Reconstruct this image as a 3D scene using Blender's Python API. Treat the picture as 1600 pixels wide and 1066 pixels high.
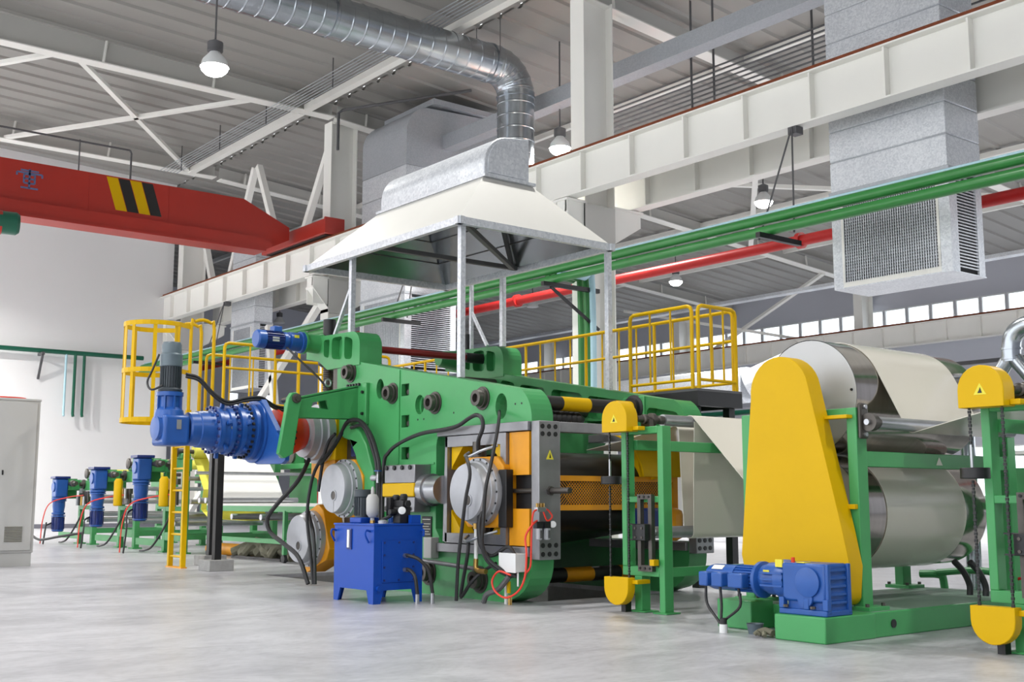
import bpy, bmesh, math, random
from mathutils import Vector, Matrix
from mathutils.geometry import tessellate_polygon

# ------------------------------------------------------------------ scene reset
for o in list(bpy.data.objects):
    bpy.data.objects.remove(o)
scene = bpy.context.scene
COL = scene.collection
random.seed(7)
rad = math.radians

# ------------------------------------------------------------------ camera
# X runs along the production line (towards the near right), Y across it, Z up; metres
HEAD = rad(51.556)          # heading left of +Y
PITCH = rad(7.79)
cd = bpy.data.cameras.new('camera')
cd.sensor_width = 36.0
cd.lens = 1809.0 / 1600.0 * 36.0
cd.clip_start = 0.05
cd.clip_end = 300
cam = bpy.data.objects.new('camera', cd)
COL.objects.link(cam)
fwd = Vector((-math.sin(HEAD) * math.cos(PITCH), math.cos(HEAD) * math.cos(PITCH), math.sin(PITCH)))
rgt = Vector((math.cos(HEAD), math.sin(HEAD), 0))
upv = rgt.cross(fwd)
m = Matrix((rgt, upv, -fwd)).transposed().to_4x4()
m.translation = Vector((0, 0, 1.1))
cam.matrix_world = m
scene.camera = cam

# ------------------------------------------------------------------ world, exposure
w = bpy.data.worlds.new('overcast_sky')
scene.world = w
w.use_nodes = True
bg = w.node_tree.nodes['Background']
bg.inputs[0].default_value = (0.93, 0.96, 1.0, 1)
bg.inputs[1].default_value = 2.55
scene.view_settings.view_transform = 'Standard'
scene.view_settings.look = 'None'
scene.view_settings.gamma = 1.0
scene.view_settings.use_curve_mapping = False
scene.view_settings.exposure = 0.32

LAMP_W = 340.0              # base power of a high-bay lamp, boosted in far bay and by end wall

# ------------------------------------------------------------------ materials
MATS = {}


def srgb(r, g, b):
    def f(c):
        c /= 255.0
        return c / 12.92 if c <= 0.04045 else ((c + 0.055) / 1.055) ** 2.4
    return (f(r), f(g), f(b))


def mat(name, col, rough=0.45, metal=0.0, var=0.10, scale=3.0, bump=0.0, bscale=60.0, spec=0.5, stretch=None,
        coat=0.0, rvar=0.0):
    mt = bpy.data.materials.new(name)
    mt.use_nodes = True
    nt = mt.node_tree
    N, Lk = nt.nodes, nt.links
    bs = N['Principled BSDF']
    tc = N.new('ShaderNodeTexCoord')
    mp = N.new('ShaderNodeMapping')
    Lk.new(tc.outputs['Object'], mp.inputs[0])
    if stretch:
        mp.inputs['Scale'].default_value = stretch
    nz = N.new('ShaderNodeTexNoise')
    nz.inputs['Scale'].default_value = scale
    nz.inputs['Detail'].default_value = 6
    nz.inputs['Roughness'].default_value = 0.6
    Lk.new(mp.outputs[0], nz.inputs['Vector'])
    rp = N.new('ShaderNodeValToRGB')
    rp.color_ramp.elements[0].position = 0.28
    rp.color_ramp.elements[1].position = 0.72
    rp.color_ramp.elements[0].color = tuple(c * (1 - var) for c in col) + (1,)
    rp.color_ramp.elements[1].color = tuple(min(1, c * (1 + var * 0.6)) for c in col) + (1,)
    Lk.new(nz.outputs['Fac'], rp.inputs[0])
    Lk.new(rp.outputs[0], bs.inputs['Base Color'])
    bs.inputs['Roughness'].default_value = rough
    bs.inputs['Metallic'].default_value = metal
    bs.inputs['Specular IOR Level'].default_value = spec
    if coat:
        bs.inputs['Coat Weight'].default_value = coat
        bs.inputs['Coat Roughness'].default_value = 0.15
    if rvar:
        mr = N.new('ShaderNodeMapRange')
        mr.inputs['To Min'].default_value = rough - rvar
        mr.inputs['To Max'].default_value = rough + rvar
        Lk.new(nz.outputs['Fac'], mr.inputs['Value'])
        Lk.new(mr.outputs[0], bs.inputs['Roughness'])
    if bump:
        n2 = N.new('ShaderNodeTexNoise')
        n2.inputs['Scale'].default_value = bscale
        n2.inputs['Detail'].default_value = 3
        Lk.new(mp.outputs[0], n2.inputs['Vector'])
        bp = N.new('ShaderNodeBump')
        bp.inputs['Strength'].default_value = bump
        bp.inputs['Distance'].default_value = 0.01
        Lk.new(n2.outputs['Fac'], bp.inputs['Height'])
        Lk.new(bp.outputs[0], bs.inputs['Normal'])
    MATS[name] = mt
    return mt


def galv(name, lo, hi, rough, scale, metal=0.85):
    mt = mat(name, hi, rough, metal, 0.1)
    nt = mt.node_tree
    N, Lk = nt.nodes, nt.links
    bs = N['Principled BSDF']
    tc = next(n for n in N if n.bl_idname == 'ShaderNodeTexCoord')
    vo = N.new('ShaderNodeTexVoronoi')
    vo.inputs['Scale'].default_value = scale
    Lk.new(tc.outputs['Object'], vo.inputs['Vector'])
    n3 = N.new('ShaderNodeTexNoise')
    n3.inputs['Scale'].default_value = 1.3
    n3.inputs['Detail'].default_value = 4
    Lk.new(tc.outputs['Object'], n3.inputs['Vector'])
    mx = N.new('ShaderNodeMix')
    mx.data_type = 'FLOAT'
    mx.inputs[0].default_value = 0.55
    sp = N.new('ShaderNodeSeparateColor')
    Lk.new(vo.outputs['Color'], sp.inputs[0])
    Lk.new(sp.outputs[0], mx.inputs[2])
    Lk.new(n3.outputs['Fac'], mx.inputs[3])
    rp = N.new('ShaderNodeValToRGB')
    rp.color_ramp.elements[0].position = 0.25
    rp.color_ramp.elements[1].position = 0.75
    rp.color_ramp.elements[0].color = lo + (1,)
    rp.color_ramp.elements[1].color = hi + (1,)
    Lk.new(mx.outputs[0], rp.inputs[0])
    Lk.new(rp.outputs[0], bs.inputs['Base Color'])
    return mt


mat('green', srgb(68, 154, 90), 0.38, 0, 0.08, 1.6, 0.05, 25)
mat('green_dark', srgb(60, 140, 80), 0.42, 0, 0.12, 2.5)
mat('dusty_green', srgb(128, 156, 138), 0.55, 0, 0.18, 2.0)
mat('yellow', srgb(212, 170, 0), 0.42, 0, 0.05, 2.0, spec=0.2)
mat('amber', srgb(222, 150, 12), 0.42, 0, 0.1, 3.0)
mat('blue', srgb(34, 84, 160), 0.34, 0, 0.12, 4.0)
mat('blue_tank', srgb(14, 70, 166), 0.38, 0, 0.05, 1.5, spec=0.3)
mat('blue_dark', srgb(24, 44, 110), 0.35, 0, 0.1, 4.0)
mat('red', srgb(172, 46, 34), 0.4, 0, 0.08, 0.7)
mat('red_pipe', srgb(184, 38, 36), 0.38, 0, 0.08, 2.0, spec=0.3)
mat('orange', srgb(222, 60, 24), 0.38, 0, 0.08, 3.0)
mat('maroon', srgb(140, 38, 34), 0.4, 0, 0.15, 4.0)
mat('white_paint', srgb(243, 242, 236), 0.45, 0, 0.03, 0.6)
mat('cream', srgb(194, 193, 188), 0.5, 0, 0.03, 0.8)
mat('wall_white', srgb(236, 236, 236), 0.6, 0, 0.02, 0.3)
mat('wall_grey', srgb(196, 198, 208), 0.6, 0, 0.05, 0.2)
mat('roof_sheet', srgb(154, 152, 147), 0.5, 0, 0.05, 0.3)
mat('grey_cabinet', srgb(188, 188, 186), 0.42, 0, 0.03, 1.0)
mat('grey_dark', srgb(88, 88, 90), 0.5, 0, 0.12, 4.0)
mat('motor_grey', srgb(92, 106, 114), 0.4, 0.1, 0.1, 4.0)
mat('motor_grey_dark', srgb(62, 70, 76), 0.45, 0.1, 0.1, 4.0)
mat('steel', srgb(178, 180, 184), 0.3, 0.85, 0.14, 5.0, rvar=0.06)
mat('steel_plate', srgb(150, 150, 153), 0.42, 0.75, 0.18, 3.5, rvar=0.06)
mat('cast_alu', srgb(178, 180, 185), 0.42, 0.4, 0.1, 4.0)
mat('steel_dark', srgb(92, 88, 84), 0.42, 0.7, 0.2, 5.0)
mat('black', srgb(26, 26, 28), 0.45, 0, 0.2, 4.0)
mat('black_gloss', srgb(26, 25, 24), 0.3, 0, 0.15, 2.0)
mat('rubber', srgb(38, 38, 40), 0.5, 0, 0.15, 8.0)
mat('hose_red', srgb(226, 62, 46), 0.4, 0, 0.1, 8.0)
mat('brass', srgb(186, 150, 84), 0.35, 0.8, 0.1, 6.0)
mat('rust', srgb(132, 66, 34), 0.8, 0, 0.35, 9.0)
mat('concrete', srgb(150, 150, 148), 0.8, 0, 0.15, 8.0, 0.3, 60)
mat('pipe_green', srgb(52, 128, 62), 0.3, 0, 0.08, 2.0)
mat('pipe_teal', srgb(20, 92, 70), 0.35, 0, 0.1, 2.0)
mat('pipe_pale', srgb(176, 212, 224), 0.4, 0, 0.05, 2.0)
mat('sheet', srgb(222, 217, 204), 0.2, 0, 0.02, 0.7, coat=0.5)
mat('cloth_white', srgb(228, 228, 224), 0.7, 0, 0.03, 1.5)
mat('cloth_yellow', srgb(232, 226, 92), 0.7, 0, 0.05, 2.0)
mat('tarp', srgb(112, 110, 92), 0.8, 0, 0.3, 6.0)
mat('sticker_white', srgb(226, 226, 214), 0.5, 0, 0.03, 3.0)
mat('sticker_yellow', srgb(226, 214, 60), 0.5, 0, 0.05, 3.0)
mat('plastic_white', srgb(226, 228, 228), 0.4, 0, 0.02, 3.0)
mat('accumulator', srgb(180, 180, 178), 0.5, 0, 0.05, 5.0)
mat('stripe_black', srgb(34, 33, 32), 0.45, 0, 0.1, 4.0)
mat('baseboard_grey', srgb(120, 120, 130), 0.6, 0, 0.05, 1.0)
mat('crane_mark', srgb(96, 110, 150), 0.6, 0, 0.2, 9.0)
galv('galvanised', srgb(198, 202, 208), srgb(226, 229, 233), 0.36, 34, 0.4)
galv('galvanised_dull', srgb(168, 172, 178), srgb(180, 184, 189), 0.42, 30, 0.35)
mat('duct_steel', srgb(176, 182, 188), 0.24, 0.95, 0.12, 2.0, rvar=0.05)
# polished drum: fine circumferential streaks (drum axis is Y)
mat('drum_steel', srgb(182, 176, 170), 0.13, 1.0, 0.12, 2.2, stretch=(0.3, 9.0, 0.3), rvar=0.04)
mat('drum_end', srgb(186, 187, 188), 0.45, 0.35, 0.04, 2.0)
mat('press_belt', srgb(46, 44, 40), 0.28, 0.3, 0.15, 1.6)


def make_floor():
    mt = mat('floor_concrete', srgb(192, 192, 197), 0.34, 0, 0.10, 0.5, rvar=0.1)
    nt = mt.node_tree
    N, Lk = nt.nodes, nt.links
    bs = N['Principled BSDF']
    tc = next(n for n in N if n.bl_idname == 'ShaderNodeTexCoord')
    base = bs.inputs['Base Color'].links[0].from_socket
    mp = N.new('ShaderNodeMapping')
    mp.inputs['Rotation'].default_value = (0, 0, rad(-35))
    mp.inputs['Scale'].default_value = (1.5, 0.8, 1)
    Lk.new(tc.outputs['Object'], mp.inputs[0])
    n1 = N.new('ShaderNodeTexNoise')
    n1.inputs['Distortion'].default_value = 1.2
    n1.inputs['Scale'].default_value = 1.1
    n1.inputs['Detail'].default_value = 8
    n1.inputs['Roughness'].default_value = 0.72
    Lk.new(mp.outputs[0], n1.inputs['Vector'])
    r1 = N.new('ShaderNodeValToRGB')
    r1.color_ramp.elements[0].position = 0.36
    r1.color_ramp.elements[0].color = (0.72, 0.72, 0.73, 1)
    r1.color_ramp.elements[1].position = 0.6
    r1.color_ramp.elements[1].color = (1, 1, 1, 1)
    Lk.new(n1.outputs['Fac'], r1.inputs[0])
    n2 = N.new('ShaderNodeTexNoise')
    n2.inputs['Scale'].default_value = 14
    n2.inputs['Detail'].default_value = 4
    Lk.new(mp.outputs[0], n2.inputs['Vector'])
    r2 = N.new('ShaderNodeValToRGB')
    r2.color_ramp.elements[0].position = 0.3
    r2.color_ramp.elements[0].color = (0.86, 0.86, 0.86, 1)
    r2.color_ramp.elements[1].position = 0.55
    r2.color_ramp.elements[1].color = (1, 1, 1, 1)
    Lk.new(n2.outputs['Fac'], r2.inputs[0])
    a = N.new('ShaderNodeMix'); a.data_type = 'RGBA'; a.blend_type = 'MULTIPLY'; a.inputs[0].default_value = 1
    b = N.new('ShaderNodeMix'); b.data_type = 'RGBA'; b.blend_type = 'MULTIPLY'; b.inputs[0].default_value = 1
    Lk.new(base, a.inputs[6]); Lk.new(r1.outputs[0], a.inputs[7])
    Lk.new(a.outputs[2], b.inputs[6]); Lk.new(r2.outputs[0], b.inputs[7])
    Lk.new(b.outputs[2], bs.inputs['Base Color'])
    return mt


make_floor()


def emis(name, col, s):
    mt = bpy.data.materials.new(name)
    mt.use_nodes = True
    bs = mt.node_tree.nodes['Principled BSDF']
    bs.inputs['Base Color'].default_value = col + (1,)
    bs.inputs['Emission Color'].default_value = col + (1,)
    bs.inputs['Emission Strength'].default_value = s
    MATS[name] = mt


emis('lamp_glow', (1, 0.99, 0.95), 30.0)


def make_glass():
    mt = bpy.data.materials.new('window_glass')
    mt.use_nodes = True
    nt = mt.node_tree
    nt.nodes.clear()
    out = nt.nodes.new('ShaderNodeOutputMaterial')
    mx = nt.nodes.new('ShaderNodeMixShader')
    tr = nt.nodes.new('ShaderNodeBsdfTransparent')
    tr.inputs[0].default_value = (0.96, 0.98, 1, 1)
    gl = nt.nodes.new('ShaderNodeBsdfGlossy')
    gl.inputs['Roughness'].default_value = 0.05
    mx.inputs[0].default_value = 0.07
    nt.links.new(tr.outputs[0], mx.inputs[1])
    nt.links.new(gl.outputs[0], mx.inputs[2])
    nt.links.new(mx.outputs[0], out.inputs[0])
    MATS['window_glass'] = mt


make_glass()

# ------------------------------------------------------------------ mesh builder


class MB:
    def __init__(s):
        s.v = []
        s.f = []

    def add(s, vs, fs):
        n = len(s.v)
        s.v += [tuple(p) for p in vs]
        s.f += [tuple(i + n for i in f) for f in fs]
        return s

    def box(s, x0, x1, y0, y1, z0, z1):
        if x0 > x1: x0, x1 = x1, x0
        if y0 > y1: y0, y1 = y1, y0
        if z0 > z1: z0, z1 = z1, z0
        vs = [(x, y, z) for z in (z0, z1) for y in (y0, y1) for x in (x0, x1)]
        return s.add(vs, [(0, 2, 3, 1), (4, 5, 7, 6), (0, 1, 5, 4), (2, 6, 7, 3), (0, 4, 6, 2), (1, 3, 7, 5)])

    def bar(s, p, q, wd, ht, up=(0, 0, 1)):
        """rectangular bar from p to q; wd across, ht along 'up'"""
        p, q = Vector(p), Vector(q)
        d = (q - p).normalized()
        u = Vector(up)
        if abs(d.dot(u)) > 0.98:
            u = Vector((0, 1, 0))
        r = d.cross(u).normalized() * wd / 2
        u = r.cross(d).normalized() * ht / 2
        vs = [b + a * r + c * u for b in (p, q) for a, c in ((-1, -1), (1, -1), (1, 1), (-1, 1))]
        return s.add(vs, [(0, 1, 2, 3), (7, 6, 5, 4), (0, 4, 5, 1), (1, 5, 6, 2), (2, 6, 7, 3), (3, 7, 4, 0)])

    def lathe(s, p, d, prof, n=28, cap=True):
        """profile [(t, r)] turned about the line p + t*d"""
        p, d = Vector(p), Vector(d).normalized()
        a = d.orthogonal().normalized()
        b = d.cross(a)
        base = len(s.v)
        for t, r in prof:
            for i in range(n):
                w_ = 2 * math.pi * i / n
                s.v.append(tuple(p + d * t + (a * math.cos(w_) + b * math.sin(w_)) * r))
        for k in range(len(prof) - 1):
            for i in range(n):
                j = (i + 1) % n
                s.f.append((base + k * n + i, base + k * n + j, base + (k + 1) * n + j, base + (k + 1) * n + i))
        if cap:
            s.f.append(tuple(base + i for i in reversed(range(n))))
            e = base + (len(prof) - 1) * n
            s.f.append(tuple(e + i for i in range(n)))
        return s

    def cyl(s, p, q, r, r2=None, n=20, cap=True):
        p, q = Vector(p), Vector(q)
        return s.lathe(p, q - p, [(0, r), ((q - p).length, r if r2 is None else r2)], n, cap)

    def tube(s, pts, r, n=8, sub=5, closed=False):
        """round tube along a smoothed polyline"""
        P = [Vector(p) for p in pts]
        if sub > 1 and len(P) > 2:
            Q = []
            m_ = len(P)
            rng = range(m_ if closed else m_ - 1)
            for i in rng:
                p0 = P[i - 1] if (i > 0 or closed) else P[0] * 2 - P[1]
                p1, p2 = P[i], P[(i + 1) % m_]
                p3 = P[(i + 2) % m_] if (i + 2 < m_ or closed) else P[-1] * 2 - P[-2]
                for k in range(sub):
                    t = k / sub
                    Q.append(0.5 * ((2 * p1) + (p2 - p0) * t + (2 * p0 - 5 * p1 + 4 * p2 - p3) * t * t + (3 * p1 - p0 - 3 * p2 + p3) * t ** 3))
            if not closed:
                Q.append(P[-1])
            P = Q
        base = len(s.v)
        m_ = len(P)
        prev = None
        for i in range(m_):
            if closed:
                d = P[(i + 1) % m_] - P[i - 1]
            else:
                d = P[min(i + 1, m_ - 1)] - P[max(i - 1, 0)]
            d.normalize()
            a = d.orthogonal().normalized() if prev is None else (prev - d * prev.dot(d)).normalized()
            prev = a
            b = d.cross(a)
            for k in range(n):
                w_ = 2 * math.pi * k / n
                s.v.append(tuple(P[i] + (a * math.cos(w_) + b * math.sin(w_)) * r))
        for i in range(m_ if closed else m_ - 1):
            i2 = (i + 1) % m_
            for k in range(n):
                j = (k + 1) % n
                s.f.append((base + i * n + k, base + i * n + j, base + i2 * n + j, base + i2 * n + k))
        if not closed:
            s.f.append(tuple(base + k for k in reversed(range(n))))
            s.f.append(tuple(base + (m_ - 1) * n + k for k in range(n)))
        return s

    def prism(s, poly, ax, a, b, holes=()):
        """polygon (2-D) extruded along axis ax from a to b. ax y: (x,z); ax x: (y,z); ax z: (x,y)"""
        def P(u, v_, t):
            return {'y': (u, t, v_), 'x': (t, u, v_), 'z': (u, v_, t)}[ax]
        loops = [list(poly)] + [list(h) for h in holes]
        tri = tessellate_polygon([[Vector((u, v_, 0)) for u, v_ in lp] for lp in loops])
        flat = [q for lp in loops for q in lp]
        n = len(flat)
        base = len(s.v)
        s.v += [P(u, v_, a) for u, v_ in flat] + [P(u, v_, b) for u, v_ in flat]
        for t in tri:
            s.f.append(tuple(base + i for i in t))
            s.f.append(tuple(base + n + i for i in reversed(t)))
        o = 0
        for lp in loops:
            k = len(lp)
            for i in range(k):
                j = (i + 1) % k
                s.f.append((base + o + i, base + o + j, base + n + o + j, base + n + o + i))
            o += k
        return s

    def sheet(s, path, y0, y1, th=0.008, sub=1):
        """thin web following an (x,z) path, spanning y0..y1"""
        P = [Vector((p[0], p[1])) for p in path]
        top, bot = [], []
        for i in range(len(P)):
            d = (P[min(i + 1, len(P) - 1)] - P[max(i - 1, 0)]).normalized()
            nrm = Vector((-d.y, d.x)) * th / 2
            top.append(P[i] + nrm)
            bot.append(P[i] - nrm)
        base = len(s.v)
        n = len(P)
        for arr, y in ((top, y0), (bot, y0), (top, y1), (bot, y1)):
            s.v += [(p.x, y, p.y) for p in arr]
        for i in range(n - 1):
            a, b, c, d = base + i, base + n + i, base + 2 * n + i, base + 3 * n + i
            s.f += [(a, a + 1, c + 1, c), (b, d, d + 1, b + 1), (a, b, b + 1, a + 1), (c, c + 1, d + 1, d)]
        a = base
        s.f += [(a, a + 2 * n, a + 3 * n, a + n)]
        a = base + n - 1
        s.f += [(a, a + n, a + 3 * n, a + 2 * n)]
        return s

    def build(s, name, material, parent=None, bevel=0.0, flat=False, segs=2, kind=None):
        org = Vector((0, 0, 0))
        q = parent
        while q is not None:
            org += q.location
            q = q.parent
        me = bpy.data.meshes.new(name)
        me.from_pydata([(x - org.x, y - org.y, z - org.z) for x, y, z in s.v], [], s.f)
        me.update()
        bm = bmesh.new()
        bm.from_mesh(me)
        bmesh.ops.recalc_face_normals(bm, faces=bm.faces)
        bm.to_mesh(me)
        bm.free()
        if not flat:
            me.polygons.foreach_set('use_smooth', [True] * len(me.polygons))
            me.set_sharp_from_angle(angle=rad(32))
        me.materials.append(MATS[material])
        o = bpy.data.objects.new(name, me)
        COL.objects.link(o)
        if parent is not None:
            o.parent = parent
        if bevel:
            bv = o.modifiers.new('bevel', 'BEVEL')
            bv.width = bevel
            bv.segments = segs
            bv.limit_method = 'ANGLE'
            bv.angle_limit = rad(40)
            bv.harden_normals = False
        if kind:
            o['kind'] = kind
        return o


def tag(o, label, cat, group=None):
    o['label'] = label
    o['category'] = cat
    if group:
        o['group'] = group
    return o


def thing(name, label, cat, loc, group=None):
    o = bpy.data.objects.new(name, None)
    o.empty_display_size = 0.1
    COL.objects.link(o)
    o.location = loc
    return tag(o, label, cat, group)


def struct(o):
    o['kind'] = 'structure'
    return o


def dup(root, loc, label=None, group=None, rotz=0.0):
    r = root.copy()
    COL.objects.link(r)
    r.location = loc
    r.rotation_euler = (0, 0, rotz)
    if label: r['label'] = label
    if group: r['group'] = group

    def rec(src, dst):
        for ch in list(src.children):
            c = ch.copy()
            COL.objects.link(c)
            c.parent = dst
            rec(ch, c)
    rec(root, r)
    return r


def arc(cx, cz, r, a0, a1, n=8, rz=None):
    rz = r if rz is None else rz
    return [(cx + r * math.cos(rad(a0 + (a1 - a0) * i / n)), cz + rz * math.sin(rad(a0 + (a1 - a0) * i / n))) for i in range(n + 1)]


def circ(cx, cz, r, n=20):
    return [(cx + r * math.cos(2 * math.pi * i / n), cz + r * math.sin(2 * math.pi * i / n)) for i in range(n)]


def rrect(x0, x1, z0, z1, r, n=4):
    return arc(x1 - r, z1 - r, r, 0, 90, n) + arc(x0 + r, z1 - r, r, 90, 180, n) + arc(x0 + r, z0 + r, r, 180, 270, n) + arc(x1 - r, z0 + r, r, 270, 360, n)


def rquad(pts, f=0.25, n=3):
    """polygon with rounded corners"""
    out = []
    k = len(pts)
    for i in range(k):
        p = Vector(pts[i]); a = Vector(pts[i - 1]); b = Vector(pts[(i + 1) % k])
        L_ = min((a - p).length, (b - p).length) * f
        s0 = p + (a - p).normalized() * L_
        s1 = p + (b - p).normalized() * L_
        for j in range(n + 1):
            t = j / n
            q = s0 * (1 - t) ** 2 + p * 2 * t * (1 - t) + s1 * t * t
            out.append((q.x, q.y))
    return out


def bolts(parent, pts, d, r=0.02, h=0.02, material='steel_dark', name='bolt', n=8):
    """one shared mesh, one object per bolt"""
    me = None
    for p in pts:
        if me is None:
            o = MB().cyl(p, Vector(p) + Vector(d).normalized() * h, r, n=n).build(name, material, parent)
            me = o.data
            p0 = Vector(p)
        else:
            o = bpy.data.objects.new(name, me)
            COL.objects.link(o)
            o.parent = parent
            o.location = Vector(p) - p0
# ================================================================== BUILDING
XW = -46.2                     # end wall of the near bay
XW2 = -66.0                    # end wall of the second bay


def roof_z(y):
    if y >= 18.6:
        return 14.3 - 0.0745 * (y - 18.6)
    return 14.3 + 0.037 * (15.3 - abs(y - 3.0))


# ---- floor with the press pit, deepened and extended to darken below the press
hole = [(-15.8, 7.92), (-12.1, 7.92), (-12.1, 8.18), (-9.85, 8.18), (-9.85, 10.22), (-12.1, 10.22), (-12.1, 10.9), (-15.8, 10.9)]
struct(MB().prism([(XW2, -14), (14, -14), (14, 50), (XW2, 50)], 'z', -0.05, 0.0, [hole]).build('floor', 'floor_concrete', flat=True))
pit = MB()
pit.prism(hole, 'z', -1.75, -1.7)
for i in range(len(hole)):
    a, b = hole[i], hole[(i + 1) % len(hole)]
    pit.add([(a[0], a[1], -1.7), (b[0], b[1], -1.7), (b[0], b[1], -0.05), (a[0], a[1], -0.05)], [(0, 1, 2, 3)])
struct(pit.build('floor_pit', 'concrete', flat=True))

# ---- walls
struct(MB().box(XW - 0.2, XW, -14, 18.55, 0, 15).build('wall_end', 'wall_white', flat=True))
near_open = []
for i in range(10):
    xa = XW + 0.6 + 5.9 * i
    near_open += [[(xa, 1.0), (xa + 5.3, 1.0), (xa + 5.3, 4.6), (xa, 4.6)], [(xa, 5.6), (xa + 5.3, 5.6), (xa + 5.3, 8.2), (xa, 8.2)], [(xa, 9.0), (xa + 5.3, 9.0), (xa + 5.3, 12.6), (xa, 12.6)]]
struct(MB().prism([(XW, 0), (13.2, 0), (13.2, 14.6), (XW, 14.6)], 'y', -14.2, -14.0, near_open).build('wall_near', 'wall_white', flat=True))  # unseen wall, openings shaped to streak the drum reflections
struct(MB().box(13.0, 13.2, -14, 49.5, 0, 15).build('wall_right_blocker', 'wall_grey', flat=True))  # unseen wall added to cut light from the right; the hall continues
struct(MB().box(XW, XW + 0.03, -14, 18.5, 0, 0.16).build('baseboard_end', 'baseboard_grey', flat=True))
struct(MB().box(XW2, XW - 0.2, 18.3, 18.5, 0, 15).build('wall_side', 'wall_grey', flat=True))  # unseen connecting wall, added to keep sky light out
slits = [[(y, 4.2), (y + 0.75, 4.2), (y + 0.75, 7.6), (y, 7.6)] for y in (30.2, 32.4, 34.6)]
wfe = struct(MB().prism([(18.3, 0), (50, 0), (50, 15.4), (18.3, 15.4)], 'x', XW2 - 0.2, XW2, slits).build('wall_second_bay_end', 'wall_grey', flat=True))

YF = 49.5
up_w = [(x, x + 1.19) for x in [(-64.5 + 1.27 * i) for i in range(44)]]
lo_w = [(x, x + 1.5) for x in [(-64.0 + 2.2 * i) for i in range(25)]]
holes = [[(a, 8.95), (b, 8.95), (b, 10.35), (a, 10.35)] for a, b in up_w] + [[(a, 1.2), (b, 1.2), (b, 3.5), (a, 3.5)] for a, b in lo_w]
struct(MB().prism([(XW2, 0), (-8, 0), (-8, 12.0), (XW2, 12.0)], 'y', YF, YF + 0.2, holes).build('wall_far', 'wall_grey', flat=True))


def window(n, rects, y, z0, z1):
    fr = None
    for a, b in rects:
        if fr is None:
            mb = MB()
            for bx in ((a, a + 0.06, z0, z1), (b - 0.06, b, z0, z1), (a + 0.06, b - 0.06, z0, z0 + 0.06), (a + 0.06, b - 0.06, z1 - 0.06, z1)):
                mb.box(bx[0], bx[1], y - 0.04, y + 0.1, bx[2], bx[3])
            o = mb.build('window_%d' % n, 'plastic_white', flat=True)
            p = MB().box(a + 0.06, b - 0.06, y + 0.02, y + 0.035, z0 + 0.06, z1 - 0.06).build('pane', 'window_glass', o, flat=True)
            fr, pn, a0 = o, p, a
        else:
            o = bpy.data.objects.new('window_%d' % n, fr.data)
            COL.objects.link(o)
            o.location = (a - a0, 0, 0)
            p = bpy.data.objects.new('pane', pn.data)
            COL.objects.link(p)
            p.parent = o
        struct(o)
        n += 1
    return n


nw = window(1, up_w, YF, 8.95, 10.35)
nw = window(nw, lo_w, YF, 1.2, 3.5)
for y, _ in [(s_[0][0], 0) for s_ in slits]:
    mb = MB()
    for b in ((y, y + 0.06, 4.2, 7.6), (y + 0.69, y + 0.75, 4.2, 7.6), (y + 0.06, y + 0.69, 4.2, 4.26), (y + 0.06, y + 0.69, 7.54, 7.6)):
        mb.box(XW2 - 0.1, XW2 + 0.03, *b)
    o = struct(mb.build('window_%d' % nw, 'plastic_white', flat=True))
    MB().box(XW2 - 0.06, XW2 - 0.045, y + 0.06, y + 0.69, 4.26, 7.54).build('pane', 'window_glass', o, flat=True)
    nw += 1

# ---- corrugated roof sheets, ribs along Y


def roof(y0, yr, y1, x0, x1, nm):
    xs = []
    x = x0
    while x < x1:
        xs += [(x, 0), (x + 0.62, 0), (x + 0.67, -0.07), (x + 0.85, -0.07), (x + 0.90, 0)]
        x += 0.9
    vs, fs = [], []
    ys = [y0, yr, y1]
    for y in ys:
        for x, dz in xs:
            vs.append((x, y, roof_z(y if y != 18.6 else y) + dz))
    n = len(xs)
    for k in range(2):
        for i in range(n - 1):
            fs.append((k * n + i, k * n + i + 1, (k + 1) * n + i + 1, (k + 1) * n + i))
    # a second skin above gives the sheet its thickness
    off = len(vs)
    vs += [(x, y, z + 0.12) for x, y, z in vs]
    fs += [tuple(off + i for i in reversed(f)) for f in fs]
    return struct(MB().add(vs, fs).build(nm, 'roof_sheet', flat=True))


roof(-14, 3.0, 18.55, XW - 0.2, 13, 'ceiling')
roof(18.65, 33.5, 49.7, XW2 - 0.2, 13, 'ceiling_second_bay')

# ---- rafters (tapered web girders along Y)


def rafter(x, label, y0=-14.0, y1=18.5):
    far = y1 > 20
    yr = 3.0 if not far else 33.5
    fb = (lambda yy: roof_z(yy) - 0.62) if far else (lambda yy: 13.72)
    zb = 13.72
    r = thing('roof_rafter', label, 'roof beam', (x, y1, fb(y1)), 'roof rafters of the hall')
    MB().prism([(y0, fb(y0)), (y1, fb(y1)), (y1, fb(y1) + 0.035), (y0, fb(y0) + 0.035)], 'x', x - 0.22, x + 0.22).build('bottom_flange', 'white_paint', r, flat=True)
    MB().prism([(y0, fb(y0) + 0.035), (y1, fb(y1) + 0.035), (y1, roof_z(y1) - 0.1), (yr, roof_z(yr) - 0.1), (y0, roof_z(y0) - 0.1)], 'x', x - 0.01, x + 0.01).build('web', 'cream', r, flat=True)
    k = 0
    y = y0 + 1.0
    while y < y1 - 0.8:
        MB().bar((x + 0.2, y, fb(y) + 0.04), (x + 0.05, y + 0.12, roof_z(y) - 0.1), 0.07, 0.05).build('stiffener', 'white_paint', r, flat=True)
        y += 3.4
        k += 1
    return r


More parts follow.
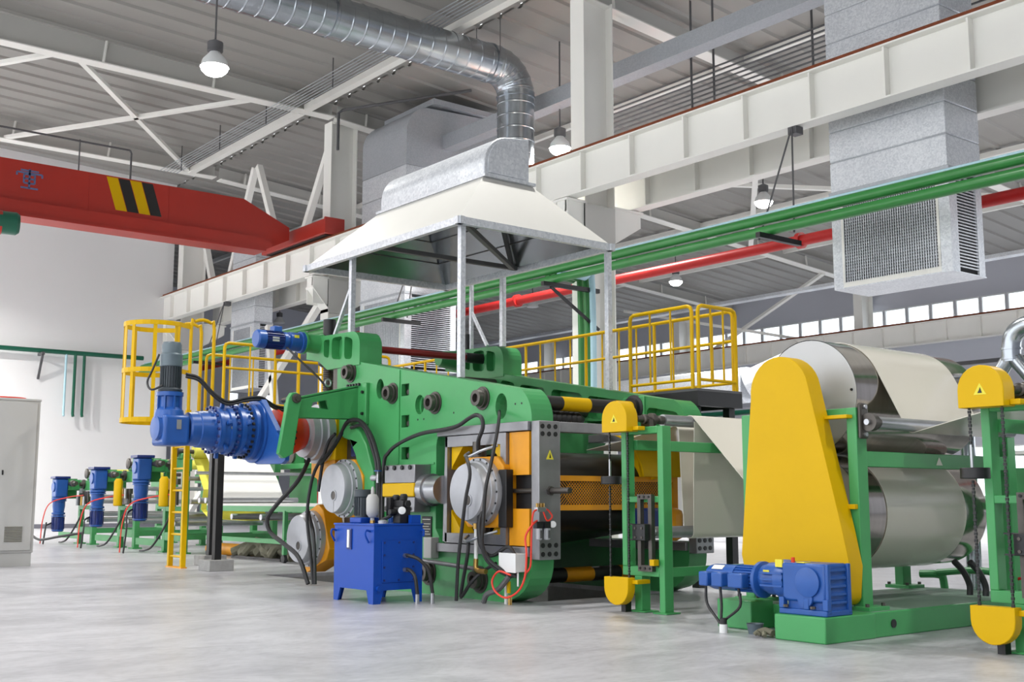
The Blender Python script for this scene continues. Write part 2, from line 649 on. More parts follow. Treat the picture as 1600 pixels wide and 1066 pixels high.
rafter(-33.0, 'white roof girder meeting the column behind the red crane')
rafter(-42.3, 'white roof girder nearest the white end wall')
rafter(-20.8, 'white roof girder above the column behind the press')
rafter(-8.3, 'white roof girder above the right end of the line')
for x, lb in ((-42.3, 'far bay roof girder seen past the left column'), (-33.0, 'far bay roof girder beyond the left box duct'),
              (-20.8, 'far bay roof girder behind the lamp at centre'), (-8.3, 'far bay roof girder at the right edge')):
    rafter(x, lb, 18.7, 49.3)

# ---- roof bracing
ZB = 13.8
brs = [((-33.1, 10.2), (-42.2, 17.4), 'white diagonal roof brace falling from lamp girder towards the wall corner'),
       ((-42.2, 10.6), (-33.1, 15.7), 'white diagonal roof brace crossing the other above the red crane'),
       ((-33.1, 9.5), (-42.2, 4.3), 'white diagonal roof brace cut by the left edge of the picture')]
for a, b, lb in brs:
    tag(MB().bar((a[0], a[1], ZB), (b[0], b[1], ZB), 0.17, 0.12).build('roof_brace', 'white_paint', flat=True), lb, 'brace', 'roof bracing')
for x0, x1, lb in ((-42.2, -33.2, 'white eave beam running from the wall corner to the left column'),
                   (-32.8, -21.0, 'white eave beam between the left column and the round duct'),
                   (-20.6, -8.5, 'white eave beam above the runway at upper right')):
    tag(MB().box(x0, x1, 17.35, 17.6, 13.7, 13.9).build('eave_beam', 'white_paint', flat=True), lb, 'beam', 'eave beams')
# far bay braces against the windows
for a, b, lb in (((-46.5, 45.0, 11.6), (-35.5, 48.8, 8.9), 'white diagonal brace falling to the right across the far windows'),
                 ((-44.5, 48.8, 8.9), (-33.0, 45.0, 11.7), 'white diagonal brace rising to the right across the far windows'),
                 ((-33.2, 26.0, 13.15), (-21.0, 40.0, 12.1), 'pale roof brace in the far bay above the red pipe'),
                 ((-33.2, 40.0, 12.1), (-21.0, 26.0, 13.15), 'pale roof brace in the far bay crossing towards the lamp')):
    tag(MB().bar(a, b, 0.2, 0.14).build('bay_brace', 'white_paint', flat=True), lb, 'brace', 'bracing of the far bay')
for y, lb in ((25.0, 'pale roof purlin of the far bay nearest the crane beams'), (31.0, 'pale roof purlin of the far bay above the lamps'), (36.5, 'pale roof purlin in the middle of the far bay'), (42.0, 'pale roof purlin of the far bay near the windows')):
    tag(MB().box(-60, -8, y, y + 0.16, roof_z(y) - 0.3, roof_z(y) - 0.12).build('bay_purlin', 'white_paint', flat=True), lb, 'beam', 'purlins of the far bay')

# ---- columns


def column(x, label, y0=18.6, wd=0.5, dp=1.0, h=13.7, matn='white_paint', group='columns between the bays'):
    c = thing('steel_column', label, 'column', (x, y0 + dp / 2, 0), group)
    MB().box(x - wd / 2, x + wd / 2, y0, y0 + 0.03, 0, h).build('flange', matn, c, flat=True)
    MB().box(x - wd / 2, x + wd / 2, y0 + dp - 0.03, y0 + dp, 0, h).build('flange', matn, c, flat=True)
    MB().box(x - 0.012, x + 0.012, y0 + 0.03, y0 + dp - 0.03, 0, h).build('web', matn, c, flat=True)
    MB().box(x - wd / 2 - 0.1, x + wd / 2 + 0.1, y0 - 0.1, y0 + dp + 0.1, 0, 0.04).build('base_plate', matn, c, flat=True)
    return c


def corbel(x, c):
    mb = MB()
    for s_ in (-1, 1):
        mb.box(x + s_ * 0.2 - 0.012, x + s_ * 0.2 + 0.012, 18.05, 18.6, 7.45, 8.36)
    mb.prism([(18.02, 8.02), (18.6, 7.35), (18.6, 7.31), (18.02, 7.98)], 'x', x - 0.26, x + 0.26)
    mb.box(x - 0.26, x + 0.26, 18.0, 18.6, 8.3, 8.36)
    mb.box(x - 0.14, x + 0.14, 18.03, 18.06, 7.95, 8.3)
    mb.build('corbel', 'white_paint', c, flat=True)
    mb = MB()
    mb.box(x - 0.26, x + 0.26, 19.6, 20.6, 8.3, 8.36)
    mb.prism([(19.6, 8.3), (20.55, 8.3), (20.55, 7.95), (19.6, 7.4)], 'x', x - 0.2, x + 0.2)
    mb.build('corbel', 'white_paint', c, flat=True)
    # plated boxes around the column at the seat
    MB().box(x - 0.25, x + 0.26, 18.6, 19.6, 7.2, 8.3).build('seat_box', 'cream', c, flat=True)


for x, lb in ((-20.8, 'white steel column behind the press under the crane runway'),
              (-33.4, 'white steel column at left where the crane end truck stops'),
              (-45.6, 'white steel column against the end wall by the beam end')):
    corbel(x, column(x, lb))
for i, x in enumerate((-57.6, -45.6, -33.4, -20.8)):
    column(x, ['far column beside the far end of the window row', 'far column left of centre against the far windows',
               'far column below the right hanging duct unit', 'far column beyond the right edge of the line'][i], 48.2, 0.5, 0.9, 11.4, 'white_paint', 'columns along the far wall')

# vertical bracing of the column row
for a, b, lb in (((-33.6, 14.0), (-36.4, 9.6), 'white brace leaning left from the left column top'),
                 ((-39.9, 13.7), (-41.9, 9.6), 'white brace of the inverted vee over the crane, left leg'),
                 ((-39.6, 13.7), (-37.4, 9.6), 'white brace of the inverted vee over the crane, right leg'),
                 ((-45.3, 13.7), (-43.4, 9.6), 'white brace beside the end wall above the runway'),
                 ((-33.9, 8.2), (-45.2, 0.4), 'white brace below the runway falling to the left'),
                 ((-38.4, 7.4), (-37.2, 2.0), 'white raking strut behind the yellow railing')):
    tag(MB().bar((a[0], 19.1, a[1]), (b[0], 19.1, b[1]), 0.22, 0.22).build('column_brace', 'white_paint', flat=True), lb, 'brace', 'vertical braces between columns')

# ---- crane runway beams


def runway(y0, x0, x1, label, zt=9.40, zb=8.38, wd=0.42, rail=True, st_side=-1, pitch=1.67, ref=-20.08, grp='crane runway beams'):
    r = thing('crane_runway_beam', label, 'runway beam', (x0, y0 + wd / 2, zb), grp)
    MB().box(x0, x1, y0, y0 + wd, zt - 0.035, zt).build('top_flange', 'white_paint', r, flat=True)
    MB().box(x0, x1, y0 + 0.03, y0 + wd - 0.03, zb, zb + 0.035).build('bottom_flange', 'white_paint', r, flat=True)
    MB().box(x0, x1, y0 + wd / 2 - 0.01, y0 + wd / 2 + 0.01, zb + 0.035, zt - 0.035).build('web', 'white_paint', r, flat=True)
    if rail:
        MB().box(x0 + 0.2, x1, y0 + wd / 2 - 0.15, y0 + wd / 2 - 0.03, zt, zt + 0.09).build('rail', 'rust', r, flat=True)
        o = MB().box(x0 + 0.2, x1, y0 + 0.01, y0 + 0.1, zt, zt + 0.025)
        o.build('rail_pad', 'rust', r, flat=True)
    me = None
    k0 = int((x0 - ref) / pitch)
    x = ref + k0 * pitch
    while x < x1 - 0.2:
        if x > x0 + 0.1:
            if me is None:
                o = MB().box(x - 0.02, x + 0.02, y0 + 0.045, y0 + wd / 2 - 0.01, zb + 0.035, zt - 0.035).build('stiffener', 'white_paint', r, flat=True)
                me, xr = o.data, x
            else:
                o = bpy.data.objects.new('stiffener', me)
                COL.objects.link(o)
                o.parent = r
                o.location = (x - xr, 0, 0)
        x += pitch
    return r


runway(17.98, XW + 0.02, 4.0, 'white stiffened crane beam with rusty rail crossing the whole hall')
runway(20.15, XW + 0.02, 4.0, 'second white crane beam just behind the first one', rail=True)
runway(47.6, XW2 + 0.02, -8.2, 'distant white crane beam with maroon rail below the windows', zt=9.2, zb=8.2)

# ---- overhead crane
cx = -34.2
cr = thing('overhead_crane', 'red overhead travelling crane bridge with striped marking', 'crane', (cx, 17.5, 9.4))
poly = [(-14, 9.12), (16.6, 9.12), (17.55, 9.6), (17.55, 10.02), (15.9, 10.74), (-14, 10.74)]
MB().prism(poly, 'x', cx - 0.22, cx + 0.22).build('bridge_girder', 'red', cr, flat=True)
lo = MB().prism([(-14, 9.12), (16.6, 9.12), (16.9, 9.3), (16.4, 9.52), (-14, 9.52)], 'x', cx + 0.22, cx + 0.42)
lo.build('lower_ledge', 'red', cr, flat=True)
MB().box(cx - 0.35, cx + 0.5, -14, 16.6, 9.06, 9.12).build('bottom_flange', 'red', cr, flat=True)
MB().box(-36.4, -31.9, 17.75, 18.35, 9.52, 10.0).build('end_truck', 'red', cr, bevel=0.02)
MB().box(-36.2, -32.1, 17.85, 18.25, 9.495, 9.53).build('wheel_guard', 'black', cr, flat=True)
MB().box(-31.92, -31.84, 17.7, 18.4, 9.5, 10.02).build('buffer_plate', 'red', cr, flat=True)
for k, mname in enumerate(('yellow', 'stripe_black', 'yellow', 'stripe_black')):
    y = 11.45 + 0.36 * k
    mb = MB()
    mb.prism([(y, 10.70), (y + 0.34, 10.70), (y + 0.66, 9.72), (y + 0.32, 9.72)], 'x', cx + 0.221, cx + 0.228)
    mb.build('hazard_stripe', mname, cr, flat=True)
# painted sign near the middle of the girder: strokes of one character
mk = MB()
for a, b in (((9.0, 10.47), (9.5, 10.47)), ((9.1, 10.36), (9.1, 10.1)), ((9.4, 10.36), (9.4, 10.1)), ((9.1, 10.36), (9.4, 10.36)), ((9.1, 10.23), (9.4, 10.23)),
             ((9.1, 10.1), (9.4, 10.1)), ((9.25, 10.52), (9.25, 9.96)), ((9.02, 9.96), (9.5, 9.96)), ((8.9, 10.4), (8.9, 10.3)), ((9.6, 10.4), (9.6, 10.3)), ((8.9, 10.4), (9.6, 10.4))):
    mk.bar((cx + 0.225, a[0], a[1]), (cx + 0.225, b[0], b[1]), 0.006, 0.05, up=(0, 1, 0) if a[0] == b[0] else (0, 0, 1))
mk.build('painted_character', 'crane_mark', cr, flat=True)
for y in (6.8, 10.95, 13.4):
    MB().box(cx + 0.22, cx + 0.226, y, y + 0.015, 9.55, 10.72).build('seam', 'red', cr, flat=True)

# ---- hoist at the left edge
hz = thing('hoist_motor', 'dark green hoist motor with red band at the left edge', 'hoist', (cx + 0.9, 5.0, 9.0))
p = Vector((cx + 3.0, 7.3, 8.2))
MB().lathe(p, (0.15, 1, 0), [(0, 0.28), (0.5, 0.3), (0.55, 0.3), (0.9, 0.3), (0.98, 0.24)], 24).build('motor', 'pipe_teal', hz)
MB().lathe(p + Vector((0.05, 0.45, 0)), (0.15, 1, 0), [(0, 0.315), (0.1, 0.315)], 24).build('red_band', 'red', hz)
MB().box(cx + 0.4, cx + 3.3, 7.35, 7.65, 8.45, 9.1).build('bracket', 'red', hz, flat=True)
MB().box(cx - 0.1, cx + 0.7, 7.3, 7.7, 8.95, 9.06).build('trolley', 'red', hz, flat=True)

# ---- high-bay lamps


def lamp(x, y, z, label, lit=True, power=None):
    zr = roof_z(y) - 0.09
    t = thing('high_bay_lamp', label, 'lamp', (x, y, z), 'high bay lamps')
    MB().cyl((x, y, z + 0.62), (x, y, zr), 0.022, n=8).build('rod', 'grey_dark', t)
    MB().lathe((x, y, z + 0.34), (0, 0, 1), [(0, 0.12), (0.02, 0.17), (0.22, 0.17), (0.28, 0.05)], 16).build('gear_housing', 'grey_dark', t)
    MB().lathe((x, y, z), (0, 0, 1), [(0, 0.31), (0.02, 0.3), (0.16, 0.26), (0.3, 0.14), (0.36, 0.10), (0.35, 0.08), (0.28, 0.11), (0.15, 0.235), (0.02, 0.285)], 28, cap=False).build('reflector', 'plastic_white', t)
    if lit:
        MB().lathe((x, y, z - 0.07), (0, 0, 1), [(-0.12, 0.10), (-0.08, 0.2), (0.0, 0.28), (0.07, 0.295)], 24).build('lens', 'lamp_glow', t)
        ld = bpy.data.lights.new('lamp_light', 'AREA')
        ld.shape = 'DISK'
        ld.size = 0.6
        ld.energy = (LAMP_W * (2.8 if y > 18 else 1.0)) if power is None else power
        ld.color = (1.0, 0.985, 0.95)
        ld.spread = rad(152)
        lo_ = bpy.data.objects.new('lamp_light', ld)
        COL.objects.link(lo_)
        lo_.parent = t
        lo_.location = (0, 0, -0.22)
    else:
        MB().lathe((x, y, z - 0.02), (0, 0, 1), [(0, 0.2), (0.04, 0.27)], 24).build('lens', 'plastic_white', t)
    return t


lamp(-22.95, 9.95, 10.42, 'brightly lit high bay lamp below the roof at upper left')
lamp(-23.9, 20.7, 10.9, 'lit high bay lamp touching the crane rail beside the column')
lamp(-24.2, 29.9, 10.9, 'lit high bay lamp between runway beam and green pipes')
lamp(-35.9, 38.0, 10.9, 'lit high bay lamp in the far bay under the red pipe')
lamp(-45.4, 37.4, 10.9, 'unlit high bay lamp seen between the hood posts', False)
lamp(-58.4, 29.7, 10.9, 'unlit white high bay lamp above the small blue motor', False)
for x, y, lb in ((-12.1, 10.4, 'unseen high bay lamp added above the press'), (0.0, 10.4, 'unseen high bay lamp added above the right of the line'),
                 (-22.5, 0.0, 'unseen high bay lamp added left of the camera aisle'), (-12.1, 0.0, 'unseen high bay lamp added over the aisle'), (0.0, 0.0, 'unseen high bay lamp added over the camera'),
                 (-36.0, 1.0, 'unseen high bay lamp added near the end wall'), (-22.5, -9.0, 'unseen high bay lamp added far left behind'), (-12.1, -9.0, 'unseen high bay lamp added behind the aisle'), (0.0, -9.0, 'unseen high bay lamp added behind the camera'),
                 (-41.5, 5.0, 'unseen lamp added to brighten the end wall above the cabinet'), (-41.5, -4.0, 'unseen lamp added to brighten the end wall at far left'),
                 (-12.1, 30.0, 'unseen high bay lamp added to the far bay at right'), (-12.1, 40.0, 'unseen high bay lamp added to the far bay by the far wall')):
    lamp(x, y, 10.9, lb, power=LAMP_W * 5.5 if x < -40 else None)  # unseen lamps added for light, the strongest to brighten the end wall
# ================================================================== DUCTS AND PIPES
# ---- round spiral duct: horizontal run, elbow, riser
sd = thing('spiral_duct', 'round galvanised spiral duct bending down behind the hood', 'duct', (-24.4, 19.5, 9.0))
dx, dz, R = -24.4, 13.05, 0.52


def ribbed(p, d, L_, r, step, n=36):
    prof = []
    t = 0.0
    while t < L_ - step * 0.5:
        prof += [(t, r), (t + step * 0.86, r), (t + step * 0.9, r + 0.014), (t + step * 0.96, r + 0.014)]
        t += step
    prof.append((L_, r))
    return MB().lathe(p, d, prof, n)


ribbed((dx, -6, dz), (0, 1, 0), 24.72, R, 0.40).build('horizontal_run', 'duct_steel', sd)
el = MB()
cy, cz_, rr = 18.72, dz - 0.78, 0.78
for i in range(6):
    a0, a1 = 90 - 15 * i, 90 - 15 * (i + 1)
    p0 = Vector((dx, cy + rr * math.cos(rad(a0)), cz_ + rr * math.sin(rad(a0))))
    p1 = Vector((dx, cy + rr * math.cos(rad(a1)), cz_ + rr * math.sin(rad(a1))))
    MB().lathe(p0, p1 - p0, [(-0.07, R - 0.005), (0.0, R + 0.012), (0.02, R + 0.012), (0.03, R), ((p1 - p0).length + 0.07, R)], 36, cap=False).build('elbow_segment', 'duct_steel', sd)
ribbed((dx, 19.5, 8.45), (0, 0, 1), cz_ - 8.45, R, 0.36).build('riser', 'duct_steel', sd)
for y in (9.0, 13.5, 18.5):
    MB().lathe((dx, y, dz), (0, 1, 0), [(0, R + 0.03), (0.06, R + 0.03)], 36).build('collar', 'duct_steel', sd)
    for s_ in (-1, 1):
        MB().cyl((dx + s_ * (R + 0.02), y + 0.03, dz), (dx + s_ * (R + 0.02), y + 0.03, roof_z(y)), 0.012, n=6).build('hanger_rod', 'grey_dark', sd)
MB().lathe((dx, 19.5, 12.2), (0, 0, 1), [(0, R + 0.03), (0.06, R + 0.03)], 36).build('collar', 'duct_steel', sd)

# ---- hanging box-duct air units


def air_unit(x0, x1, y0, y1, zb, zm, zt, label, curved=False, light=True):
    t = thing('air_unit', label, 'air duct', ((x0 + x1) / 2, (y0 + y1) / 2, zb), 'hanging box duct air units')
    g = 'galvanised' if light else 'galvanised_dull'
    # upper trunk in seamed courses
    if not curved:
        z = zm + 0.06
        while z < zt:
            z2 = min(z + 0.62, zt)
            MB().box(x0, x1, y0, y1, z, z2 - 0.02).build('duct_panel', g, t, bevel=0.015, segs=1)
            MB().box(x0 + 0.02, x1 - 0.02, y0 + 0.02, y1 - 0.02, z2 - 0.02, z2).build('seam', 'galvanised_dull', t, flat=True)
            z = z2
    else:
        z = zm + 0.06
        while z < zt - 2.6:
            z2 = z + 0.8
            MB().box(x0, x1, y0, y1, z, z2 - 0.02).build('duct_panel', g, t, bevel=0.015, segs=1)
            MB().box(x0 + 0.02, x1 - 0.02, y0 + 0.02, y1 - 0.02, z2 - 0.02, z2).build('seam', 'galvanised_dull', t, flat=True)
            z = z2
        # curved shoulder sweeping back over the duct
        r_ = 0.9
        pr_ = [(y1 + 1.6, z), (y0, z), (y0, zt - r_)] + arc(y0 + r_, zt - r_, r_, 180, 100, 8) + [(y1 + 1.6, zt + 0.12)]
        MB().prism(pr_, 'x', x0, x1).build('curved_shoulder', 'galvanised_dull', t, flat=True)
        MB().box(x0 - 0.15, x1 + 0.15, y0 + 0.9, y1 + 1.9, zt + 0.12, zt + 0.3).build('support_channel', 'galvanised_dull', t, flat=True)
    MB().box(x0 - 0.03, x1 + 0.03, y0 - 0.03, y1 + 0.03, zm, zm + 0.06).build('flange', 'galvanised_dull', t, flat=True)
    # lower plenum: corner posts, rails, grilles
    cw = 0.22
    for xa in (x0, x1 - cw):
        MB().box(xa, xa + cw, y0, y0 + 0.04, zb, zm).build('corner_panel', g, t, flat=True)
    for ya in (y0 + 0.04, y1 - 0.25):
        MB().box(x1 - 0.04, x1, ya, ya + 0.21, zb, zm).build('corner_panel', g, t, flat=True)
    MB().box(x0, x1, y0, y1, zb - 0.02, zb).build('bottom_pan', 'galvanised', t, flat=True)
    MB().box(x0 + cw, x1 - cw, y0, y0 + 0.05, zb, zb + 0.1).build('sill', 'white_paint', t, flat=True)
    MB().box(x0 + cw, x1 - cw, y0, y0 + 0.05, zm - 0.1, zm).build('sill', g, t, flat=True)
    for xa in (x0 + cw, x1 - cw - 0.05):
        MB().box(xa, xa + 0.05, y0 - 0.01, y0 + 0.03, zb + 0.1, zm - 0.1).build('grille_frame', 'white_paint', t, flat=True)
    gx0, gx1 = x0 + cw + 0.05, x1 - cw - 0.05
    mb = MB()
    n = int((gx1 - gx0) / 0.05)
    for i in range(n + 1):
        x = gx0 + (gx1 - gx0) * i / n
        mb.box(x - 0.008, x + 0.008, y0 + 0.0, y0 + 0.025, zb + 0.1, zm - 0.1)
    mb.build('vertical_louvres', 'galvanised', t, flat=True, kind='stuff')
    mb = MB()
    n = int((zm - zb - 0.2) / 0.06)
    for i in range(n + 1):
        z = zb + 0.1 + (zm - zb - 0.2) * i / n
        mb.box(gx0, gx1, y0 + 0.03, y0 + 0.055, z - 0.009, z + 0.009)
    mb.build('horizontal_louvres', 'galvanised', t, flat=True, kind='stuff')
    mb = MB()
    for i in range(n + 1):
        z = zb + 0.1 + (zm - zb - 0.2) * i / n
        mb.box(x1 - 0.035, x1 - 0.005, y0 + 0.25, y1 - 0.25, z - 0.012, z + 0.012)
    mb.build('side_louvres', 'galvanised', t, flat=True, kind='stuff')
    MB().box(x0 + 0.05, x0 + 0.07, y0 + 0.06, y1, zb, zm).build('back_panel', 'grey_dark', t, flat=True)  # dark grey back panels paint in the shade behind the louvres
    MB().box(x0 + 0.07, x1 - 0.05, y1 - 0.03, y1, zb, zm).build('back_panel', 'grey_dark', t, flat=True)
    return t


air_unit(-13.65, -11.1, 18.95, 20.1, 5.2, 7.08, 14.2, 'large galvanised box duct with louvred outlet hanging at upper right')
air_unit(-31.7, -29.1, 18.95, 20.9, 5.0, 7.3, 13.3, 'galvanised box duct with curved shoulder left of the round duct', True, True)
air_unit(-41.3, -39.3, 18.95, 19.7, 5.2, 7.6, 11.0, 'small distant louvred air unit behind the yellow railing', False, True)

# ---- square galvanised trunking along the row
tag(MB().box(-32.0, -14.0, 20.3, 20.75, 12.05, 12.5).build('ventilation_trunk', 'galvanised_dull', flat=True), 'long square galvanised trunk running under the roof behind the column', 'duct')
tag(MB().box(-14.0, -2.0, 20.3, 20.75, 12.05, 12.5).build('ventilation_trunk', 'galvanised_dull', flat=True), 'square galvanised trunk continuing to the right above the crane beam', 'duct')

# ---- conduits: stacked thin pipes along X
cond = thing('conduit_rack', 'rack of thin grey conduits above the crane beam at right', 'conduits', (-14, 22.0, 10.5))
for k in range(8):
    MB().cyl((-23.5, 22.0, 11.3 + 0.13 * k), (-2.0, 22.0, 11.3 + 0.13 * k), 0.025, n=6).build('conduit', 'grey_dark', cond)
for x in (-19.3, -16.2, -12.6, -9.6):
    MB().cyl((x, 22.0, 11.2), (x, 22.0, roof_z(22.0)), 0.03, n=6).build('hanger_rod', 'grey_dark', cond)
cond = thing('conduit_rack', 'rack of thin pale wires beside the left eave beam', 'conduits', (-37, 17, 13.5))
for k in range(6):
    MB().cyl((-42.2, 16.9 - 0.13 * k, 13.62), (-21.0, 16.9 - 0.13 * k, 13.62), 0.016, n=6).build('conduit', 'galvanised_dull', cond)
for x in (-41.0, -37.6, -34.0, -29.6):
    MB().cyl((x, 16.6, 13.4), (x, 16.6, roof_z(16.6)), 0.02, n=6).build('hanger_rod', 'grey_dark', cond)
dp = thing('drop_pipe', 'thin dark pipe running below the roof sheets above the crane', 'pipe', (-36.4, 12.0, 12.9))
MB().tube([(-38.4, 4.0, 13.0), (-38.4, 13.7, 13.0)], 0.035, 8, 1).build('pipe', 'grey_dark', dp)
MB().tube([(-38.4, 13.7, 13.0), (-38.4, 13.75, 12.9), (-38.4, 13.75, 11.2)], 0.035, 8, 1).build('pipe', 'grey_dark', dp)
for y in (8.9, 12.0):
    MB().cyl((-38.4, y, 10.5), (-38.4, y, 13.05), 0.025, n=6).build('hanger_rod', 'grey_dark', dp)
dp = thing('drop_pipe', 'thin dark bent pipe beside the curved duct shoulder', 'pipe', (-31, 21, 13))
MB().tube([(-32.2, 18.3, 12.4), (-32.2, 18.3, 13.65), (-32.1, 18.4, 13.75), (-28.0, 20.6, 13.75)], 0.05, 8, 1).build('pipe', 'grey_dark', dp)
dp = thing('drop_pipe', 'thin grey pipe dropping beside the column above the crane beam', 'pipe', (-19.8, 22.5, 11.5))
MB().tube([(-19.7, 21.6, roof_z(21.6)), (-19.7, 21.6, 10.9), (-19.5, 21.6, 10.6), (-18.9, 21.6, 10.6)], 0.03, 8, 3).build('pipe', 'grey_dark', dp)

# ---- green and red service pipes along the column row
YP = 17.3


def pipe_x(name, y, z, r, x0, x1, matn, label, grp=None):
    return tag(MB().cyl((x0, y, z), (x1, y, z), r, n=16).build(name, matn), label, 'pipe', grp)


pipe_x('service_pipe', YP, 6.42, 0.10, XW + 0.25, 2.0, 'pipe_green', 'upper green pipe of the pair running the length of the hall')
pipe_x('service_pipe', YP - 0.05, 6.18, 0.10, XW + 0.25, 2.0, 'pipe_green', 'lower green pipe of the pair running the length of the hall')
pipe_x('service_pipe', YP + 0.10, 6.56, 0.035, XW + 0.25, 2.0, 'pipe_pale', 'pale strip standing in for the highlight on top of the green pair')  # not a pipe: pale strip painted in as the green pipes' highlight
pipe_x('sprinkler_pipe', 21.6, 7.05, 0.13, XW2 + 0.5, 0.0, 'red_pipe', 'red sprinkler pipe running behind the green pipes')
for x in (-27.0, -16.5):
    MB().lathe((x, 21.6, 7.05), (1, 0, 0), [(0, 0.19), (0.12, 0.19)], 16).build('pipe_coupling', 'red_pipe', bpy.data.objects['sprinkler_pipe'])
k = 0
for x, lb in ((-13.8, 'black pipe bracket hung on rods at right beside the air unit'), (-20.1, 'black pipe bracket bolted to the column behind the hood'),
              (-27.0, 'black pipe bracket hung on rods left of the hood posts'), (-33.6, 'black pipe bracket behind the small blue motor'),
              (-39.8, 'black pipe bracket hung on rods above the yellow cage')):
    b = thing('pipe_bracket', lb, 'bracket', (x, YP, 6.0), 'pipe brackets')
    MB().box(x - 0.05, x + 0.05, 16.85, 18.1, 5.98, 6.08).build('arm', 'black', b, flat=True)
    if x == -20.1:
        MB().bar((x, 17.1, 5.98), (x, 18.6, 5.1), 0.06, 0.06).build('strut', 'black', b, flat=True)
        MB().box(x - 0.05, x + 0.05, 18.1, 18.6, 5.98, 6.08).build('arm', 'black', b, flat=True)
    elif x != -33.6:
        for dxx in (-0.42, 0.42):
            MB().cyl((x, 17.98, 8.36), (x + dxx, 17.4, 6.08), 0.018, n=6).build('hanger_rod', 'grey_dark', b)
        MB().box(x - 0.1, x + 0.1, 17.98, 18.2, 8.22, 8.37).build('clamp', 'grey_dark', b, flat=True)
    else:
        MB().box(x - 0.05, x + 0.05, 18.1, 18.6, 5.98, 6.08).build('arm', 'black', b, flat=True)
# risers dropping down the column
for i, (dxx, mn, lb) in enumerate(((0.33, 'pipe_green', 'green riser pipe on the column nearest its flange'), (0.55, 'pipe_green', 'green riser pipe on the column, the outer one'),
                                   (0.76, 'pipe_pale', 'pale blue riser pipe on the column'))):
    x = -20.8 + dxx
    tag(MB().tube([(x, YP, 6.3), (x, 18.1, 6.3), (x, 18.35, 6.05), (x, 18.35, 0.6)], 0.075, 10, 4).build('riser_pipe', mn), lb, 'pipe', 'riser pipes on the column')
# pipes on the end wall
pw = thing('wall_pipe', 'dark green pipe on bracket along the white end wall', 'pipe', (XW + 0.3, 12, 6.5))
MB().cyl((XW + 0.3, -10, 6.78), (XW + 0.3, 17.3, 6.78), 0.09, n=12).build('pipe', 'pipe_teal', pw)
MB().box(XW, XW + 0.6, 13.25, 13.35, 6.6, 6.7).build('bracket', 'grey_dark', pw, flat=True)
MB().bar((XW + 0.5, 13.3, 6.6), (XW + 0.05, 13.3, 5.7), 0.08, 0.08).build('bracket_strut', 'grey_dark', pw, flat=True)
for y, mn in ((14.25, 'pipe_pale'), (14.6, 'pipe_teal'), (14.95, 'pipe_teal')):
    MB().tube([(XW + 0.3, y, 6.78), (XW + 0.3, y, 4.4), (XW + 0.35, y, 4.3)], 0.045 if mn == 'pipe_pale' else 0.06, 8, 1).build('drop_leg', mn, pw)

# ---- far bay services
fd = thing('air_duct', 'big pale round duct lying beyond the yellow railing', 'duct', (-33, 31, 4.5))
MB().cyl((-36.5, 31, 5.0), (-26.0, 31, 5.0), 0.62, n=28).build('duct_run', 'galvanised', fd)
for x in (-35.5, -31.0, -27.0):
    MB().cyl((x, 31, 0), (x, 31, 4.5), 0.06, n=8).build('stand_post', 'grey_dark', fd)
MB().cyl((-26.0, 31, 5.0), (-24.6, 31.6, 5.6), 0.5, n=24).build('duct_branch', 'galvanised', fd)
tag(MB().box(-46, -10, 47.3, 47.5, 7.0, 7.16).build('cable_tray', 'grey_dark', flat=True), 'dark cable tray below the distant crane beam', 'tray')
tag(MB().box(-60, -12, 43.0, 43.5, 10.6, 10.75).build('cable_tray', 'galvanised', flat=True), 'pale cable tray under the far bay roof', 'tray')
pipe_x('far_pipe', 47.0, 5.6, 0.14, -52, -10, 'pipe_teal', 'distant green pipe low on the far wall')
pipe_x('far_pipe', 46.6, 5.0, 0.16, -52, -10, 'red_pipe', 'distant red pipe low on the far wall')
# ================================================================== ROTARY PRESS
PX = (-12.0, 9.2, 0.0)
press = thing('rotary_press', 'large green rotary press with steel drums between two side frames', 'press', PX)
Y0, Y1 = 7.85, 8.15           # near side frame
YF0, YF1 = 10.25, 10.55       # far side frame
# roll axes (x, z)
R1, R2, R3, R4 = (-14.0, 1.98), (-13.1, 1.24), (-14.0, 0.58), (-10.28, 1.18)


def outline():
    p = [(-13.70, 2.98), (-13.25, 2.92), (-12.13, 2.71), (-10.92, 2.50)]
    p += [(-10.0, 2.33)] + arc(-9.93, 1.96, 0.38, 72, 6, 7)[1:]
    p += [(-9.55, 1.90), (-11.16, 1.90)]
    p += arc(-11.16, 1.73, 0.17, 90, 180, 4)[1:]
    p += [(-11.33, 0.76), (-11.20, 0.60), (-9.55, 0.60), (-9.55, 0.44)]
    p += arc(-9.95, 0.44, 0.40, 0, -75, 6)[1:]
    p += [(-10.05, 0.0), (-13.25, 0.0), (-13.25, 0.55), (-12.93, 0.9), (-12.90, 1.62), (-13.15, 1.92), (-13.68, 1.94)]
    return p


nf = MB()
sqh = [[(x, z), (x + 0.17, z), (x + 0.17, z + 0.15), (x, z + 0.15)] for x, z in ((-12.10, 2.37), (-12.09, 1.98), (-12.08, 1.585))]
rnd = [[(-12.60 + 0.09 * math.cos(a), 2.50 + 0.13 * math.sin(a)) for a in [2 * math.pi * i / 16 for i in range(16)]],
       [(-11.69 + 0.10 * math.cos(a), 2.24 + 0.12 * math.sin(a)) for a in [2 * math.pi * i / 16 for i in range(16)]],
       [(-10.08 + 0.105 * math.cos(a), 2.12 + 0.145 * math.sin(a)) for a in [2 * math.pi * i / 18 for i in range(18)]]]
nf.prism(outline(), 'y', Y0, Y0 + 0.06, sqh + rnd)
frame = nf.build('side_frame', 'green', press, flat=True)
frame['label'] = 'near green side frame'
big = [[(-12.22, 1.50), (-11.80, 1.50), (-11.80, 2.56), (-12.22, 2.56)], circ(-12.56, 2.48, 0.19), circ(-11.55, 2.22, 0.20), circ(-10.03, 2.10, 0.17)]
